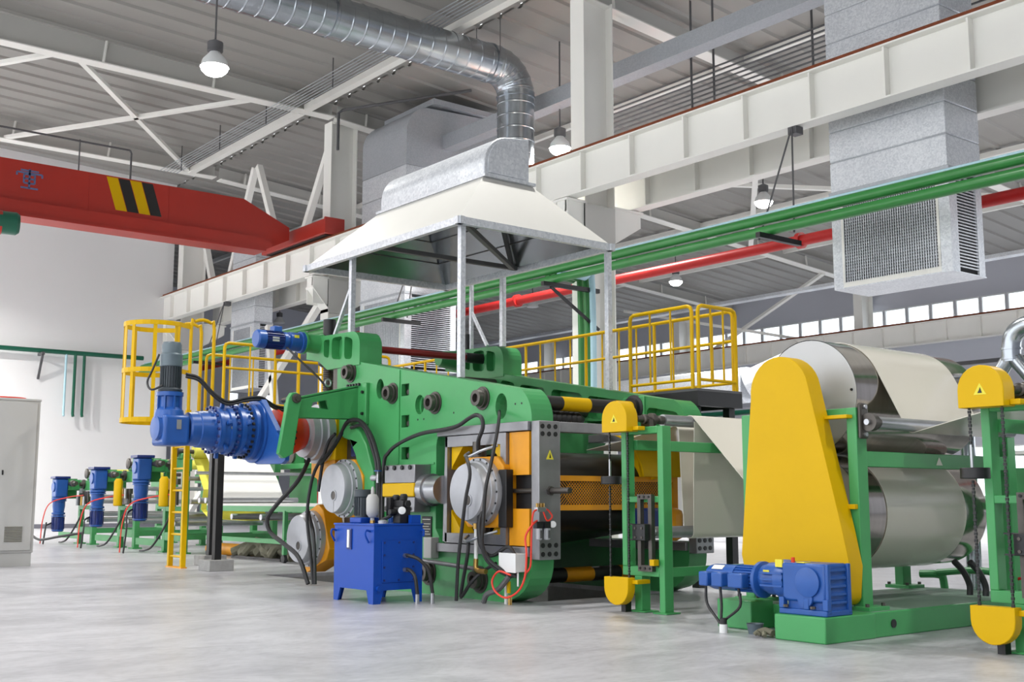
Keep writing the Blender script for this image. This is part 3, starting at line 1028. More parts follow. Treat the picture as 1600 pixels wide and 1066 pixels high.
MB().prism(outline(), 'y', Y0 + 0.06, Y1, big).build('frame_core', 'green', frame, flat=True)
# raised seam and pocket bolts
MB().box(-12.16, -12.13, Y0 - 0.012, Y0, 1.52, 2.70).build('seam', 'green', frame, flat=True)
MB().box(-12.15, -11.36, Y0 - 0.012, Y0, 1.515, 1.535).build('seam', 'green', frame, flat=True)
for x, z in ((-12.10, 2.37), (-12.09, 1.98), (-12.08, 1.585)):
    MB().box(x - 0.01, x + 0.18, Y0 + 0.1, Y0 + 0.14, z - 0.01, z + 0.16).build('pocket_plate', 'green_dark', frame, flat=True)
    MB().cyl((x + 0.09, Y0 + 0.1, z + 0.05), (x + 0.09, Y0 + 0.04, z + 0.05), 0.035, n=6).build('pocket_nut', 'steel_dark', frame)
for x, z in ((-9.83, 2.13), (-9.72, 2.13), (-11.73, 2.06), (-11.6, 2.06), (-10.98, 2.1)):
    MB().cyl((x, Y0 - 0.003, z), (x, Y0 + 0.01, z), 0.012, n=8).build('tapped_hole', 'black', frame)
# arch rim around the drum bearing opening
inn = [(-13.30, 1.90), (-13.12, 1.86), (-12.97, 1.66), (-12.86, 1.38), (-12.82, 1.05), (-12.84, 0.5), (-12.9, 0.1)]
out_ = [(-12.60, 0.1), (-12.52, 0.5), (-12.49, 1.08), (-12.54, 1.45), (-12.72, 1.8), (-12.96, 2.04), (-13.28, 2.07)]
MB().prism(inn + out_, 'y', Y0 - 0.13, Y0).build('arch_rim', 'green', press, bevel=0.015)
# tie-rod bushes on the outer face
for x, z in ((-13.33, 2.77), (-12.30, 2.42), (-11.36, 2.24), (-10.42, 2.23)):
    b = MB().lathe((x, Y0, z), (0, -1, 0), [(-0.01, 0.135), (0.012, 0.135), (0.014, 0.11), (0.05, 0.11), (0.052, 0.095), (0.11, 0.09), (0.112, 0.05), (0.06, 0.048)], 24)
    b.build('tie_rod_bush', 'steel_dark', press)
for x, z in ((-10.46, 0.22), (-11.46, 0.25)):
    MB().lathe((x, Y0, z), (0, -1, 0), [(-0.01, 0.15), (0.012, 0.15), (0.014, 0.12), (0.05, 0.12), (0.052, 0.10), (0.11, 0.095), (0.112, 0.05), (0.06, 0.048)], 24).build('tie_rod_bush', 'steel_dark', press)

# ---- far frame: back plate plus ribbed inner layer
pockets = []
for a, b in (((-13.18, 2.82), (-12.84, 2.74)), ((-12.74, 2.72), (-12.18, 2.62)), ((-12.05, 2.60), (-11.42, 2.49)), ((-11.32, 2.46), (-10.60, 2.34)), ((-10.22, 2.24), (-9.68, 2.14))):
    pockets.append(rquad([(a[0], a[1]), (a[0], a[1] - 0.30), (b[0], b[1] - 0.26), (b[0], b[1])], 0.3))
for a, b in (((-12.74, 2.30), (-12.18, 2.24)), ((-12.05, 2.22), (-11.42, 2.14)), ((-11.32, 2.12), (-10.60, 2.06))):
    pockets.append(rquad([(a[0], a[1]), (a[0], 2.0), (b[0], 1.99), (b[0], b[1])], 0.25))
fo = outline()
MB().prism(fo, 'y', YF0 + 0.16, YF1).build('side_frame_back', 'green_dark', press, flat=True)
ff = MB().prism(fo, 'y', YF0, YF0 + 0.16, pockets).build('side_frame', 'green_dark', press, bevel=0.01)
ff['label'] = 'far green side frame with ribbed pockets'
MB().lathe((-10.42, YF0, 2.23), (0, -1, 0), [(0, 0.17), (0.04, 0.17), (0.05, 0.13), (0.1, 0.13)], 20).build('tie_rod_flange', 'black', press)
MB().box(-10.62, -10.24, YF0 - 0.03, YF0, 1.92, 2.38).build('rod_boss', 'green', press, bevel=0.05)

# ---- end bars closing the frame window
for ya, lbn in ((Y0 - 0.01, 0), (YF0 - 0.01, 1)):
    e = MB().box(-9.55, -9.42, ya, ya + 0.30, 0.47, 1.93).build('end_bar', 'steel_plate', press, bevel=0.01)
    hs = [(-9.42, ya + 0.05 + 0.09 * i, z) for z in (1.87, 1.79) for i in range(3)] + [(-9.42, ya + 0.05 + 0.09 * i, z) for z in (0.62, 0.53) for i in range(3)]
    bolts(e, hs, (1, 0, 0), 0.026, 0.006, 'black', 'socket_screw', 12)
    if lbn == 0:
        MB().prism([(ya + 0.10, 1.52), (ya + 0.20, 1.52), (ya + 0.15, 1.62)], 'x', -9.42, -9.416).build('warning_sticker', 'sticker_yellow', e, flat=True)
        MB().prism([(ya + 0.14, 1.535), (ya + 0.165, 1.535), (ya + 0.15, 1.59)], 'x', -9.416, -9.4145).build('sticker_symbol', 'black', e, flat=True)
        MB().cyl((-9.5, ya + 0.15, 1.19), (-9.10, ya + 0.15, 1.19), 0.032, n=14).build('adjusting_rod', 'steel_dark', e)
        MB().cyl((-9.42, ya + 0.15, 1.19), (-9.39, ya + 0.15, 1.19), 0.05, n=6).build('rod_nut', 'steel_dark', e)
# silver slide plates on the window edges
for z0, z1 in ((1.83, 1.93), (0.50, 0.60)):
    MB().box(-11.25, -9.56, Y0 - 0.05, Y0 + 0.16, z0, z1).build('slide_plate', 'steel_plate', press, bevel=0.006)
    MB().box(-11.25, -9.56, YF0 - 0.05, YF0 + 0.16, z0, z1).build('slide_plate', 'steel_plate', press, bevel=0.006)
# cross beam between the end bars
MB().box(-9.60, -9.46, Y1, YF0 - 0.02, 1.82, 1.93).build('cross_beam', 'steel_plate', press, bevel=0.006)

# ---- bearing carriage with roll 4
cw = MB()
cw.prism([(-11.10, 0.62), (-11.02, 0.62), (-11.02, 1.82), (-11.06, 1.82)], 'y', Y0 - 0.06, Y0 + 0.2)
cw.box(-11.06, -9.92, Y0 - 0.06, Y0 + 0.2, 1.70, 1.82)
cw.box(-11.06, -9.92, Y0 - 0.06, Y0 + 0.2, 0.61, 0.72)
cw.box(-10.02, -9.92, Y0 - 0.06, Y0 + 0.2, 0.72, 1.70)
cw.build('carriage_frame', 'steel_plate', press, flat=True)
for x, z, sx, sz in ((-11.0, 1.70, 1, -1), (-10.03, 1.70, -1, -1), (-11.0, 0.72, 1, 1), (-10.03, 0.72, -1, 1)):
    MB().prism([(x, z), (x + 0.22 * sx, z), (x + 0.02 * sx, z + 0.22 * sz), (x, z + 0.26 * sz)], 'y', Y0 - 0.01, Y0 + 0.16).build('corner_gusset', 'yellow', press, flat=True)
MB().box(-9.91, -9.57, Y0 - 0.02, Y0 + 0.24, 0.61, 1.00).build('filler_block', 'amber', press, flat=True)
MB().box(-9.91, -9.57, Y0 - 0.02, Y0 + 0.24, 1.36, 1.82).build('filler_block', 'amber', press, flat=True)
MB().box(-9.89, -9.58, Y0 + 0.06, Y0 + 0.24, 1.00, 1.36).build('damper_block', 'black', press, flat=True)
MB().cyl((-9.92, Y0 + 0.03, 1.19), (-9.56, Y0 + 0.03, 1.19), 0.025, n=10).build('adjusting_rod', 'steel_dark', press)
MB().box(-9.98, -9.84, Y0 - 0.12, Y0 - 0.02, 0.80, 1.42).build('valve_block', 'black', press, bevel=0.01)
for i, z in enumerate((1.24, 1.19, 1.12, 1.07)):
    MB().lathe((-9.98, Y0 - 0.09, z), (-1, -0.4, 0), [(0, 0.018), (0.03, 0.022), (0.05, 0.022), (0.055, 0.014)], 10).build('hose_fitting', 'steel', press)


def housing(ax, yf, r, depth, label, shape='block', hole=True, ang=0, notch=True):
    """round bearing cap with bolts in front of a yellow housing, parts of the press"""
    x, z = ax
    cap = MB().lathe((x, yf + 0.22, z), (0, -1, 0), [(0, r * 1.08), (0.07, r * 1.08), (0.072, r * 1.0), (0.12, r * 0.98), (0.125, r * 0.93), (0.20, r * 0.91), (0.22, r * 0.88)], 48)
    c = cap.build('bearing_cap', 'cast_alu', press)
    c['label'] = label
    pts = [(x + r * 1.035 * math.cos(2 * math.pi * i / 18), yf + 0.155, z + r * 1.035 * math.sin(2 * math.pi * i / 18)) for i in range(18)]
    bolts(c, pts, (0, -1, 0), 0.012, 0.012, 'black', 'cap_screw', 8)
    if hole:
        MB().lathe((x + 0.04, yf + 0.003, z - r * 0.26), (0, -1, 0), [(0, 0.07), (0.012, 0.07), (0.013, 0.056), (0.002, 0.054)], 20).build('hub_ring', 'cast_alu', c)
        MB().cyl((x + 0.04, yf + 0.003, z - r * 0.26), (x + 0.04, yf - 0.004, z - r * 0.26), 0.052, n=18).build('hub_plug', 'steel_dark', c)
        MB().box(x + 0.038, x + 0.042, yf - 0.002, yf + 0.004, z - r * 0.86, z - r * 0.48).build('cap_joint', 'steel_dark', c, flat=True)
    mb = MB()
    if shape == 'block':
        a, b = r * 1.12, r * 1.12
        pl = [(-a, -b * 0.7), (-a * 0.7, -b), (a * 0.7, -b), (a, -b * 0.7), (a, b * 0.7), (a * 0.7, b), (-a * 0.7, b), (-a, b * 0.7)]
    else:
        pl = [(1.16 * r * math.cos(rad(45 * i + 22.5)), 1.16 * r * math.sin(rad(45 * i + 22.5))) for i in range(8)]
    ca, sa = math.cos(rad(ang)), math.sin(rad(ang))
    mb.prism([(x + u * ca - v * sa, z + u * sa + v * ca) for u, v in pl], 'y', yf + 0.22, yf + depth)
    mb.build('bearing_housing', 'amber', press, bevel=0.015)
    return c


housing(R4, 7.52, 0.345, 0.5, 'round steel cap of the tension drum')
housing(R2, 7.47, 0.345, 0.45, 'round steel cap of the main drum', 'oct')
housing(R3, 7.47, 0.345, 0.5, 'round steel cap of the lowest roll', 'block', ang=20)
# roll 1 bearing: stepped ring, yellow block, orange coupling
b1 = MB().lathe((R1[0], 7.80, R1[1]), (0, -1, 0), [(0, 0.40), (0.10, 0.40), (0.105, 0.36), (0.18, 0.36), (0.185, 0.33), (0.28, 0.32), (0.285, 0.22), (0.30, 0.22)], 44).build('bearing_cap', 'cast_alu', press)
b1['label'] = 'stepped steel cap of the driven roll'
MB().box(-14.36, -13.62, 7.80, 8.15, 1.62, 2.34).build('bearing_housing', 'yellow', press, bevel=0.015)
MB().prism([(-14.3, 1.62), (-13.66, 1.62), (-13.66, 1.40), (-13.9, 1.28), (-14.3, 1.44)], 'y', 7.82, 8.12).build('housing_wedge', 'amber', press, flat=True)
MB().box(-14.2, -13.7, 7.95, 8.3, 0.95, 1.45).build('roll_gap_block', 'black', press, flat=True)
# opening backing inside the frame's left cut-out
MB().box(-13.66, -12.95, 7.98, 8.14, 0.55, 1.93).build('cutout_plate', 'steel_dark', press, flat=True)
MB().box(-13.38, -13.22, 7.90, 7.98, 1.66, 1.84).build('switch_box', 'blue_dark', press, flat=True)
MB().box(-13.82, -13.70, 7.86, 8.14, 1.94, 2.95).build('guide_bar', 'steel_dark', press, flat=True)

# ---- rolls and belt between the frames
for (x, z), r, lbn in ((R1, 0.36, 'upper roll'), (R2, 0.70, 'main drum'), (R3, 0.36, 'lower roll'), (R4, 0.44, 'tension drum')):
    o = MB().cyl((x, 8.2, z), (x, 10.2, z), r, n=56).build('roll', 'drum_steel', press)
    o['label'] = lbn
    MB().cyl((x, 7.75, z), (x, 8.2, z), r * 0.45, n=28).build('journal', 'steel', o)
    MB().cyl((x, 10.2, z), (x, 10.6, z), r * 0.45, n=28).build('journal', 'steel', o)
bp_ = arc(R4[0], R4[1], 0.455, -88, 88, 24) + [(-11.4, 1.58)] + [(-13.3, 2.0), (-13.75, 2.36)]
MB().sheet(bp_, 8.22, 10.16, 0.012).build('press_belt', 'press_belt', press)
bp_ = [(-10.26, 0.725)] + [(-12.0, 0.5), (-13.75, 0.22)]
MB().sheet(bp_, 8.22, 10.16, 0.012).build('press_belt', 'press_belt', press)
# tie rods
tr = MB().cyl((-10.42, Y1, 2.23), (-10.42, YF0 - 0.04, 2.23), 0.085, n=20).build('tie_rod', 'stripe_black', press)
for a, b in ((9.0, 9.44), (9.89, 10.17)):
    MB().cyl((-10.42, a, 2.23), (-10.42, b, 2.23), 0.0865, n=20).build('yellow_band', 'yellow', tr)
for x, z in ((-11.36, 2.24), (-12.30, 2.42), (-13.33, 2.77)):
    MB().cyl((x, Y1, z), (x, YF0, z), 0.07, n=16).build('tie_rod', 'steel_dark', press)
tr = MB().cyl((-10.46, Y1, 0.22), (-10.46, YF0 - 0.04, 0.22), 0.085, n=20).build('tie_rod', 'stripe_black', press)
for a, b in ((9.07, 9.5), (9.95, 10.17)):
    MB().cyl((-10.46, a, 0.22), (-10.46, b, 0.22), 0.0865, n=20).build('yellow_band', 'amber', tr)
sc = MB()
prof = [(0, 0.05)]
t = 0.05
while t < 1.2:
    prof += [(t, 0.085), (t + 0.04, 0.09), (t + 0.06, 0.075)]
    t += 0.08
sc.lathe((-10.52, Y1, 2.06), (0, 1, 0), prof + [(1.3, 0.04)], 18)
sc.build('bellows', 'rubber', press)
prof = [(0, 0.06)]
t = 0.05
while t < 1.9:
    prof += [(t, 0.075), (t + 0.05, 0.08), (t + 0.08, 0.065)]
    t += 0.11
MB().lathe((-13.1, 8.5, 2.80), (1.9, 0.1, -0.40), prof + [(2.0, 0.05)], 18).build('bellows', 'rubber', press)

# ---- yellow mesh guard in front of the tension drum
gf = MB()
gx = -9.72
gf.box(gx, gx + 0.05, 8.2, 10.2, 1.30, 1.36)
gf.box(gx, gx + 0.05, 8.2, 10.2, 0.98, 1.04)
for y in (8.2, 10.12):
    gf.box(gx, gx + 0.05, y, y + 0.08, 1.04, 1.30)
guard = gf.build('mesh_guard_frame', 'amber', press, flat=True)
mb = MB()
n = 46
for i in range(n):
    y = 8.28 + 1.84 * i / n
    for s_ in (1, -1):
        ya, yb = (y, y + 0.26) if s_ > 0 else (y + 0.26, y)
        if max(ya, yb) < 10.13:
            mb.bar((gx + 0.025, ya, 1.04), (gx + 0.025, yb, 1.30), 0.004, 0.006, up=(0, 0, 1))
mb.build('expanded_mesh', 'amber', guard, flat=True, kind='stuff')
MB().box(gx - 0.05, gx - 0.02, 8.2, 10.2, 1.0, 1.33).build('guard_backing', 'steel_dark', press, flat=True)
# yellow hood at the far end of the drum
yg = [(-10.0, 1.36), (-9.62, 1.36)] + arc(-10.0, 1.36, 0.40, 12, 90, 8)[0:] + [(-10.0, 1.70)]
yg = arc(-10.1, 1.25, 0.62, 10, 90, 10) + [(-10.1, 1.25)]
MB().prism(yg, 'y', 9.75, 9.80).build('drum_guard', 'yellow', press, flat=True)
MB().sheet(arc(-10.1, 1.25, 0.62, 10, 90, 12), 9.45, 9.80, 0.02).build('drum_guard', 'yellow', press)
MB().box(-9.86, -9.62, 9.80, 10.2, 1.36, 1.80).build('guard_cheek', 'yellow', press, flat=True)
MB().box(-9.75, -9.5, 9.9, 10.15, 0.62, 1.0).build('far_gear_guard', 'amber', press, bevel=0.08)
MB().box(-9.8, -9.5, 9.4, 9.8, 0.72, 1.0).build('far_motor', 'blue_dark', press, bevel=0.03)

# ---- hydraulic cylinder block on the outer face
hb = MB()
hb.box(-12.1, -11.44, 7.62, Y0, 1.29, 1.51)
hb.box(-12.1, -11.44, 7.62, Y0, 0.95, 1.13)
cb = hb.build('cylinder_clamp', 'steel_plate', press, bevel=0.01)
MB().box(-12.12, -11.43, 7.60, Y0, 1.13, 1.29).build('cylinder_clamp_band', 'yellow', press, bevel=0.015)
bolts(cb, [(-12.04 + 0.17 * i, 7.62, z) for z in (1.475, 0.99) for i in range(4)], (0, -1, 0), 0.028, 0.02, 'black', 'clamp_bolt', 8)
MB().lathe((-11.44, 7.80, 1.21), (1, 0, 0), [(0, 0.19), (0.12, 0.19), (0.125, 0.165), (0.36, 0.165)], 28).build('cylinder_piston', 'steel', press)

# ---- top lugs with screw-down


def lug(ya, yb, far):
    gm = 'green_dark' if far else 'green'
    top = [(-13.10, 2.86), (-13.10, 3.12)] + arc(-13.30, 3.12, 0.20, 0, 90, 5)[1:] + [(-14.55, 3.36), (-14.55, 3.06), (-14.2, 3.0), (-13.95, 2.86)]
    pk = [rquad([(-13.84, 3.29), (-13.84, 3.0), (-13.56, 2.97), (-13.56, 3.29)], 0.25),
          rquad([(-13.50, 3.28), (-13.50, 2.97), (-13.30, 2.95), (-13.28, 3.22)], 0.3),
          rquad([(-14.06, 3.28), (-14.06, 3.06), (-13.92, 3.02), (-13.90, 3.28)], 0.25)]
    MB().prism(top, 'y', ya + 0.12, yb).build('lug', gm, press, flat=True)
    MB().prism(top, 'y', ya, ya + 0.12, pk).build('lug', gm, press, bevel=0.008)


lug(Y0 - 0.014, Y1 + 0.03, False)
lug(YF0 - 0.014, YF1 + 0.03, True)
for yc in (8.0, 10.4):
    s = MB()
    prof = []
    t = 0.0
    while t < 0.62:
        prof += [(t, 0.072), (t + 0.012, 0.082), (t + 0.024, 0.072)]
        t += 0.03
    s.lathe((-14.2, yc, 2.36), (0, 0, 1), prof + [(0.66, 0.072)], 18)
    s.build('screw', 'steel_dark', press)
    MB().lathe((-14.2, yc, 2.93), (0, 0, 1), [(0, 0.10), (0.03, 0.15), (0.12, 0.15)], 18).build('screw_nut', 'black', press)
    MB().cyl((-14.2, yc, 3.34), (-14.2, yc, 3.60), 0.09, n=16).build('screw_sleeve', 'black', press)
# cross shaft between the lugs
MB().cyl((-13.62, Y1, 3.16), (-13.62, YF0, 3.16), 0.05, n=14).build('cross_shaft', 'maroon', press)
for a, b in ((Y1, Y1 + 0.12), (YF0 - 0.32, YF0)):
    MB().cyl((-13.62, a, 3.16), (-13.62, b, 3.16), 0.075, n=14).build('shaft_coupling', 'black', press)
MB().lathe((-14.3, YF0 - 0.32, 3.2), (0, 1, 0), [(0, 0.10), (0.1, 0.13), (0.32, 0.15)], 18).build('worm_case', 'green_dark', press)
MB().lathe((-14.25, 7.60, 3.25), (0, 1, 0), [(0, 0.16), (0.03, 0.16), (0.035, 0.125), (0.26, 0.135), (0.3, 0.15)], 24).build('worm_case', 'green', press)
# adjusting motor
am = thing('adjusting_motor', 'small blue geared motor sticking out from the top lug', 'motor', (-14.25, 7.2, 3.25))
MB().lathe((-14.25, 6.90, 3.25), (0, 1, 0), [(0, 0.11), (0.02, 0.125), (0.12, 0.128)], 24).build('fan_cowl', 'blue', am)
mb = MB().lathe((-14.25, 7.02, 3.25), (0, 1, 0), [(0, 0.112), (0.27, 0.112)], 24)
for i in range(20):
    a = 2 * math.pi * i / 20
    u = Vector((math.cos(a), 0, math.sin(a)))
    c = Vector((-14.25, 7.03, 3.25)) + u * 0.118
    mb.bar(c, c + Vector((0, 0.25, 0)), 0.008, 0.02, up=u)
mb.build('motor_body', 'blue_dark', am)
MB().lathe((-14.25, 7.29, 3.25), (0, 1, 0), [(0, 0.125), (0.05, 0.125), (0.06, 0.10), (0.09, 0.10), (0.1, 0.13), (0.26, 0.13), (0.265, 0.15), (0.31, 0.15)], 24).build('gear_head', 'blue', am)
MB().box(-14.32, -14.18, 7.14, 7.26, 3.36, 3.44).build('terminal_box', 'blue', am, bevel=0.01)
MB().box(-14.145, -14.135, 7.10, 7.20, 3.22, 3.28).build('name_plate', 'sticker_white', am, flat=True)
MB().prism([(7.42, 3.29), (7.49, 3.29), (7.49, 3.33), (7.42, 3.33)], 'x', -14.13, -14.122).build('yellow_label', 'sticker_yellow', am, flat=True)
tag(MB().tube([(-14.2, 7.32, 3.18), (-14.0, 7.4, 3.0), (-13.8, 7.65, 2.7), (-13.75, 7.8, 2.45), (-13.9, 7.9, 2.3)], 0.014, 6).build('motor_cable', 'rubber'), 'thin black cable hanging from the small blue motor', 'cable')

# ---- torque arm bracket on the frame
ta = thing('torque_arm', 'green bracket arm with hanging link holding the gearbox', 'bracket', (-13.05, 7.85, 2.1))
side = [(6.86, 2.34), (7.80, 2.56), (7.80, 2.14), (6.86, 2.12)]
win = [(7.14, 2.32), (7.34, 2.36), (7.38, 2.24), (7.12, 2.26)]
MB().prism(side, 'x', -13.10, -13.06, [win]).build('arm_plate', 'green', ta, flat=True)
MB().prism(side, 'x', -13.30, -13.26, [win]).build('arm_plate', 'green', ta, flat=True)
MB().prism([(6.86, 2.33), (7.80, 2.55), (7.80, 2.58), (6.86, 2.36)], 'x', -13.30, -13.06).build('arm_top', 'green', ta, flat=True)
ep = MB().box(-13.36, -12.86, 7.80, Y0, 2.06, 2.60).build('end_plate', 'green', ta, bevel=0.008)
bolts(ep, [(-13.30 + 0.07 * i, 7.80, 2.585) for i in range(5)] + [(-12.93, 7.80, z) for z in (2.48, 2.2)], (0, -1, 0), 0.02, 0.03, 'black', 'bolt', 8)
lk = MB()
lk.prism([(6.76, 2.36), (6.80, 2.42), (6.86, 2.43), (6.92, 2.40), (6.94, 2.34), (6.84, 1.66), (6.72, 1.60), (6.64, 1.66)], 'x', -13.06, -12.98)
lk.build('link', 'green', ta, bevel=0.01)
MB().cyl((-13.32, 6.86, 2.35), (-12.94, 6.86, 2.35), 0.035, n=12).build('pin', 'steel_dark', ta)
MB().lathe((-12.98, 6.86, 2.35), (1, 0, 0), [(0, 0.06), (0.03, 0.06), (0.035, 0.03), (0.05, 0.03)], 14).build('pin_head', 'steel_dark', ta)
MB().tube([(-13.18, 7.42 + 0.04 * math.cos(a), 2.55 + 0.045 + 0.045 * math.sin(a)) for a in [2 * math.pi * i / 10 for i in range(10)]], 0.012, 6, 2, True).build('lifting_eye', 'steel', ta)

# ---- main drive: vertical motor, bevel box, planetary stages
dr = thing('planetary_drive', 'big blue planetary gearbox with upright grey motor', 'gearbox', (-14.0, 6.4, 1.4))
ax = Vector((R1[0], 5.86, R1[1]))
D = (0, 1, 0)
MB().lathe(ax, D, [(0, 0.19), (0.02, 0.21), (0.13, 0.215), (0.14, 0.23), (0.34, 0.24), (0.36, 0.27)], 36).build('input_stage', 'blue', dr)
MB().lathe(ax + Vector((0, 0.36, 0)), D, [(0, 0.27), (0.0, 0.30), (0.05, 0.30), (0.055, 0.285), (0.13, 0.285), (0.135, 0.31), (0.19, 0.31), (0.195, 0.29), (0.27, 0.29), (0.275, 0.33), (0.33, 0.33), (0.335, 0.31), (0.45, 0.31)], 40).build('planet_stage', 'blue', dr)
MB().lathe(ax + Vector((0, 0.81, 0)), D, [(0, 0.31), (0.01, 0.37), (0.05, 0.37), (0.052, 0.35), (0.1, 0.35), (0.104, 0.41), (0.14, 0.41)], 40).build('output_flange', 'blue', dr)
for yy, rr, nn in ((0.33, 0.29, 20), (0.60, 0.315, 24), (0.78, 0.345, 28)):
    bolts(dr, [(ax.x + rr * math.cos(2 * math.pi * i / nn), ax.y + yy, ax.z + rr * math.sin(2 * math.pi * i / nn)) for i in range(nn)], (0, -1, 0), 0.02, 0.03, 'black' if yy > 0.7 else 'blue_dark', 'flange_bolt', 6)
for yy in (0.44, 0.70):
    for a in (75, 15, -45, -100, 135, 195):
        u = Vector((math.cos(rad(a)), 0, math.sin(rad(a))))
        c = ax + Vector((0, yy - 0.02, 0)) + u * 0.31
        MB().bar(c, c + Vector((0, 0.05, 0)), 0.05, 0.11, up=u).build('lifting_lug', 'blue', dr, bevel=0.008)
MB().cyl(ax + Vector((0.288, 0.5, 0.02)), ax + Vector((0.30, 0.5, 0.02)), 0.022, n=10).build('sight_plug', 'steel', dr)
# torque plate
tp = [(-14.24, 2.33), (-14.0, 2.40), (-13.84, 2.37), (-13.16, 1.74), (-13.10, 1.66), (-13.12, 1.58), (-13.22, 1.54), (-13.9, 1.55), (-14.3, 1.66), (-14.4, 1.98)]
MB().prism(tp, 'y', 6.80, 6.86).build('torque_plate', 'blue', dr, bevel=0.006)
MB().bar((-13.82, 6.83, 2.38), (-13.16, 6.83, 1.76), 0.07, 0.03, up=(0.6, 0, 0.8)).build('torque_plate_edge', 'blue', dr, flat=True)
MB().cyl((-13.18, 6.87, 1.65), (-13.18, 6.76, 1.65), 0.04, n=12).build('pin', 'steel_plate', dr)
MB().lathe((R1[0], 6.86, R1[1]), D, [(0, 0.24), (0.06, 0.24), (0.07, 0.16), (0.2, 0.16)], 30).build('output_hub', 'steel', dr)
MB().lathe((R1[0], 7.06, R1[1]), D, [(0, 0.20), (0.02, 0.30), (0.05, 0.31), (0.055, 0.24), (0.08, 0.24), (0.085, 0.28), (0.30, 0.28), (0.38, 0.24), (0.46, 0.2)], 36).build('coupling', 'orange', dr)
bolts(dr, [(R1[0] + 0.28 * math.cos(a), 7.25, R1[1] + 0.28 * math.sin(a)) for a in (0.3, 0.0, -0.3, -0.6)], (1, 0, 0), 0.022, 0.02, 'black', 'coupling_screw', 8)
# bevel gearbox
bx = (-14.0, 5.66)
g = MB().box(bx[0] - 0.21, bx[0] + 0.20, 5.50, 5.84, 1.76, 2.14).build('bevel_box', 'blue', dr, bevel=0.04)
MB().lathe((bx[0] + 0.0, 5.50, 1.98), (0, -1, 0), [(0, 0.16), (0.04, 0.15), (0.05, 0.08)], 24).build('bevel_cover', 'blue', dr)
MB().lathe((bx[0], 5.64, 2.10), (0, 0, 1), [(0, 0.19), (0.10, 0.17), (0.14, 0.13), (0.27, 0.13), (0.28, 0.165), (0.33, 0.165)], 28).build('motor_adapter', 'blue', dr)
for a in range(0, 360, 45):
    u = Vector((math.cos(rad(a)), math.sin(rad(a)), 0))
    c = Vector((bx[0], 5.64, 2.20)) + u * 0.13
    MB().bar(c, c + Vector((0, 0, 0.18)), 0.02, 0.06, up=u).build('adapter_rib', 'blue', dr, flat=True)
MB().box(bx[0] + 0.2, bx[0] + 0.206, 5.66, 5.72, 1.96, 2.08).build('name_plate', 'steel', dr, flat=True)
mot = MB().lathe((bx[0], 5.64, 2.43), (0, 0, 1), [(0, 0.14), (0.03, 0.15), (0.06, 0.118), (0.36, 0.118)], 28)
for i in range(26):
    a = 2 * math.pi * i / 26
    u = Vector((math.cos(a), math.sin(a), 0))
    c = Vector((bx[0], 5.64, 2.49)) + u * 0.122
    mot.bar(c, c + Vector((0, 0, 0.27)), 0.008, 0.02, up=u)
mot.build('motor_body', 'motor_grey_dark', dr)
MB().lathe((bx[0], 5.64, 2.75), (0, 0, 1), [(0, 0.13), (0.01, 0.138), (0.15, 0.138), (0.17, 0.122), (0.28, 0.122), (0.31, 0.108)], 28).build('motor_cowl', 'motor_grey', dr)
tag(MB().tube([(-14.0, 5.48, 2.9), (-14.05, 5.42, 2.7), (-14.1, 5.38, 2.55), (-14.0, 5.40, 2.45), (-13.9, 5.5, 2.5)], 0.014, 6).build('motor_cable', 'rubber'), 'black cable loop on the left of the upright grey motor', 'cable')
for k, dz_ in enumerate((0, 0.035)):
    tag(MB().tube([(-13.86, 5.78, 2.66 - dz_), (-13.85, 5.95, 2.62 - dz_), (-13.85, 6.15, 2.44 - dz_), (-13.85, 6.35, 2.34 - dz_), (-13.85, 6.6, 2.40 - dz_), (-13.9, 6.85, 2.42 - dz_), (-13.95, 7.1, 2.32 - dz_), (-13.95, 7.5, 2.30 - dz_)], 0.018, 8).build('motor_cable', 'rubber'),
        ['upper black cable looping over the blue gearbox', 'lower black cable looping over the blue gearbox'][k], 'cable', 'gearbox cables')

# ---- hoses, pipes and small gear on the near face


def hose(pts, r, label, matn='rubber', cat='hose', grp='hoses on the press'):
    return tag(MB().tube(pts, r, 8, 5).build('hose', matn), label, cat, grp)


YH = 7.70
hose([(-13.35, 7.42, 1.55), (-13.36, 7.6, 1.75), (-13.35, 7.72, 1.94), (-13.14, YH, 2.10), (-12.85, YH, 2.10), (-12.59, YH, 1.93), (-12.42, YH, 1.68), (-12.34, YH, 1.42), (-12.32, YH, 0.75)], 0.028, 'black hose arching over the round drum cap')
hose([(-13.05, YH, 2.02), (-12.75, YH, 2.02), (-12.5, YH, 1.7), (-12.4, YH, 1.42), (-12.38, YH, 0.75)], 0.024, 'second black hose just inside the arching one')
hose([(-12.26, YH, 0.75), (-12.25, YH, 1.5), (-12.14, YH, 1.67), (-11.88, YH, 1.78), (-11.44, YH, 1.87), (-10.92, YH, 1.90), (-10.68, YH, 1.93), (-10.48, YH, 2.0), (-10.34, YH, 2.03), (-10.24, YH, 1.99), (-10.22, YH, 1.88), (-10.30, YH, 1.74), (-10.36, YH + 0.05, 1.60)], 0.024, 'long black hose wandering across the green frame to the carriage')
hose([(-10.05, 7.80, 2.06), (-9.90, 7.68, 1.97), (-9.86, 7.62, 1.80), (-9.88, 7.55, 1.45), (-9.90, 7.50, 1.2), (-9.94, 7.50, 0.83), (-9.98, 7.52, 0.63), (-9.95, 7.58, 0.47), (-9.8, 7.65, 0.36), (-9.62, 7.7, 0.30)], 0.019, 'black hose hanging from the oval hole past the steel cap')
hose([(-10.25, 7.50, 1.56), (-10.10, 7.44, 1.37), (-10.15, 7.42, 1.1), (-10.22, 7.42, 0.76), (-10.28, 7.42, 0.42), (-10.31, 7.42, 0.02)], 0.02, 'black hose hanging in front of the steel cap to the floor')
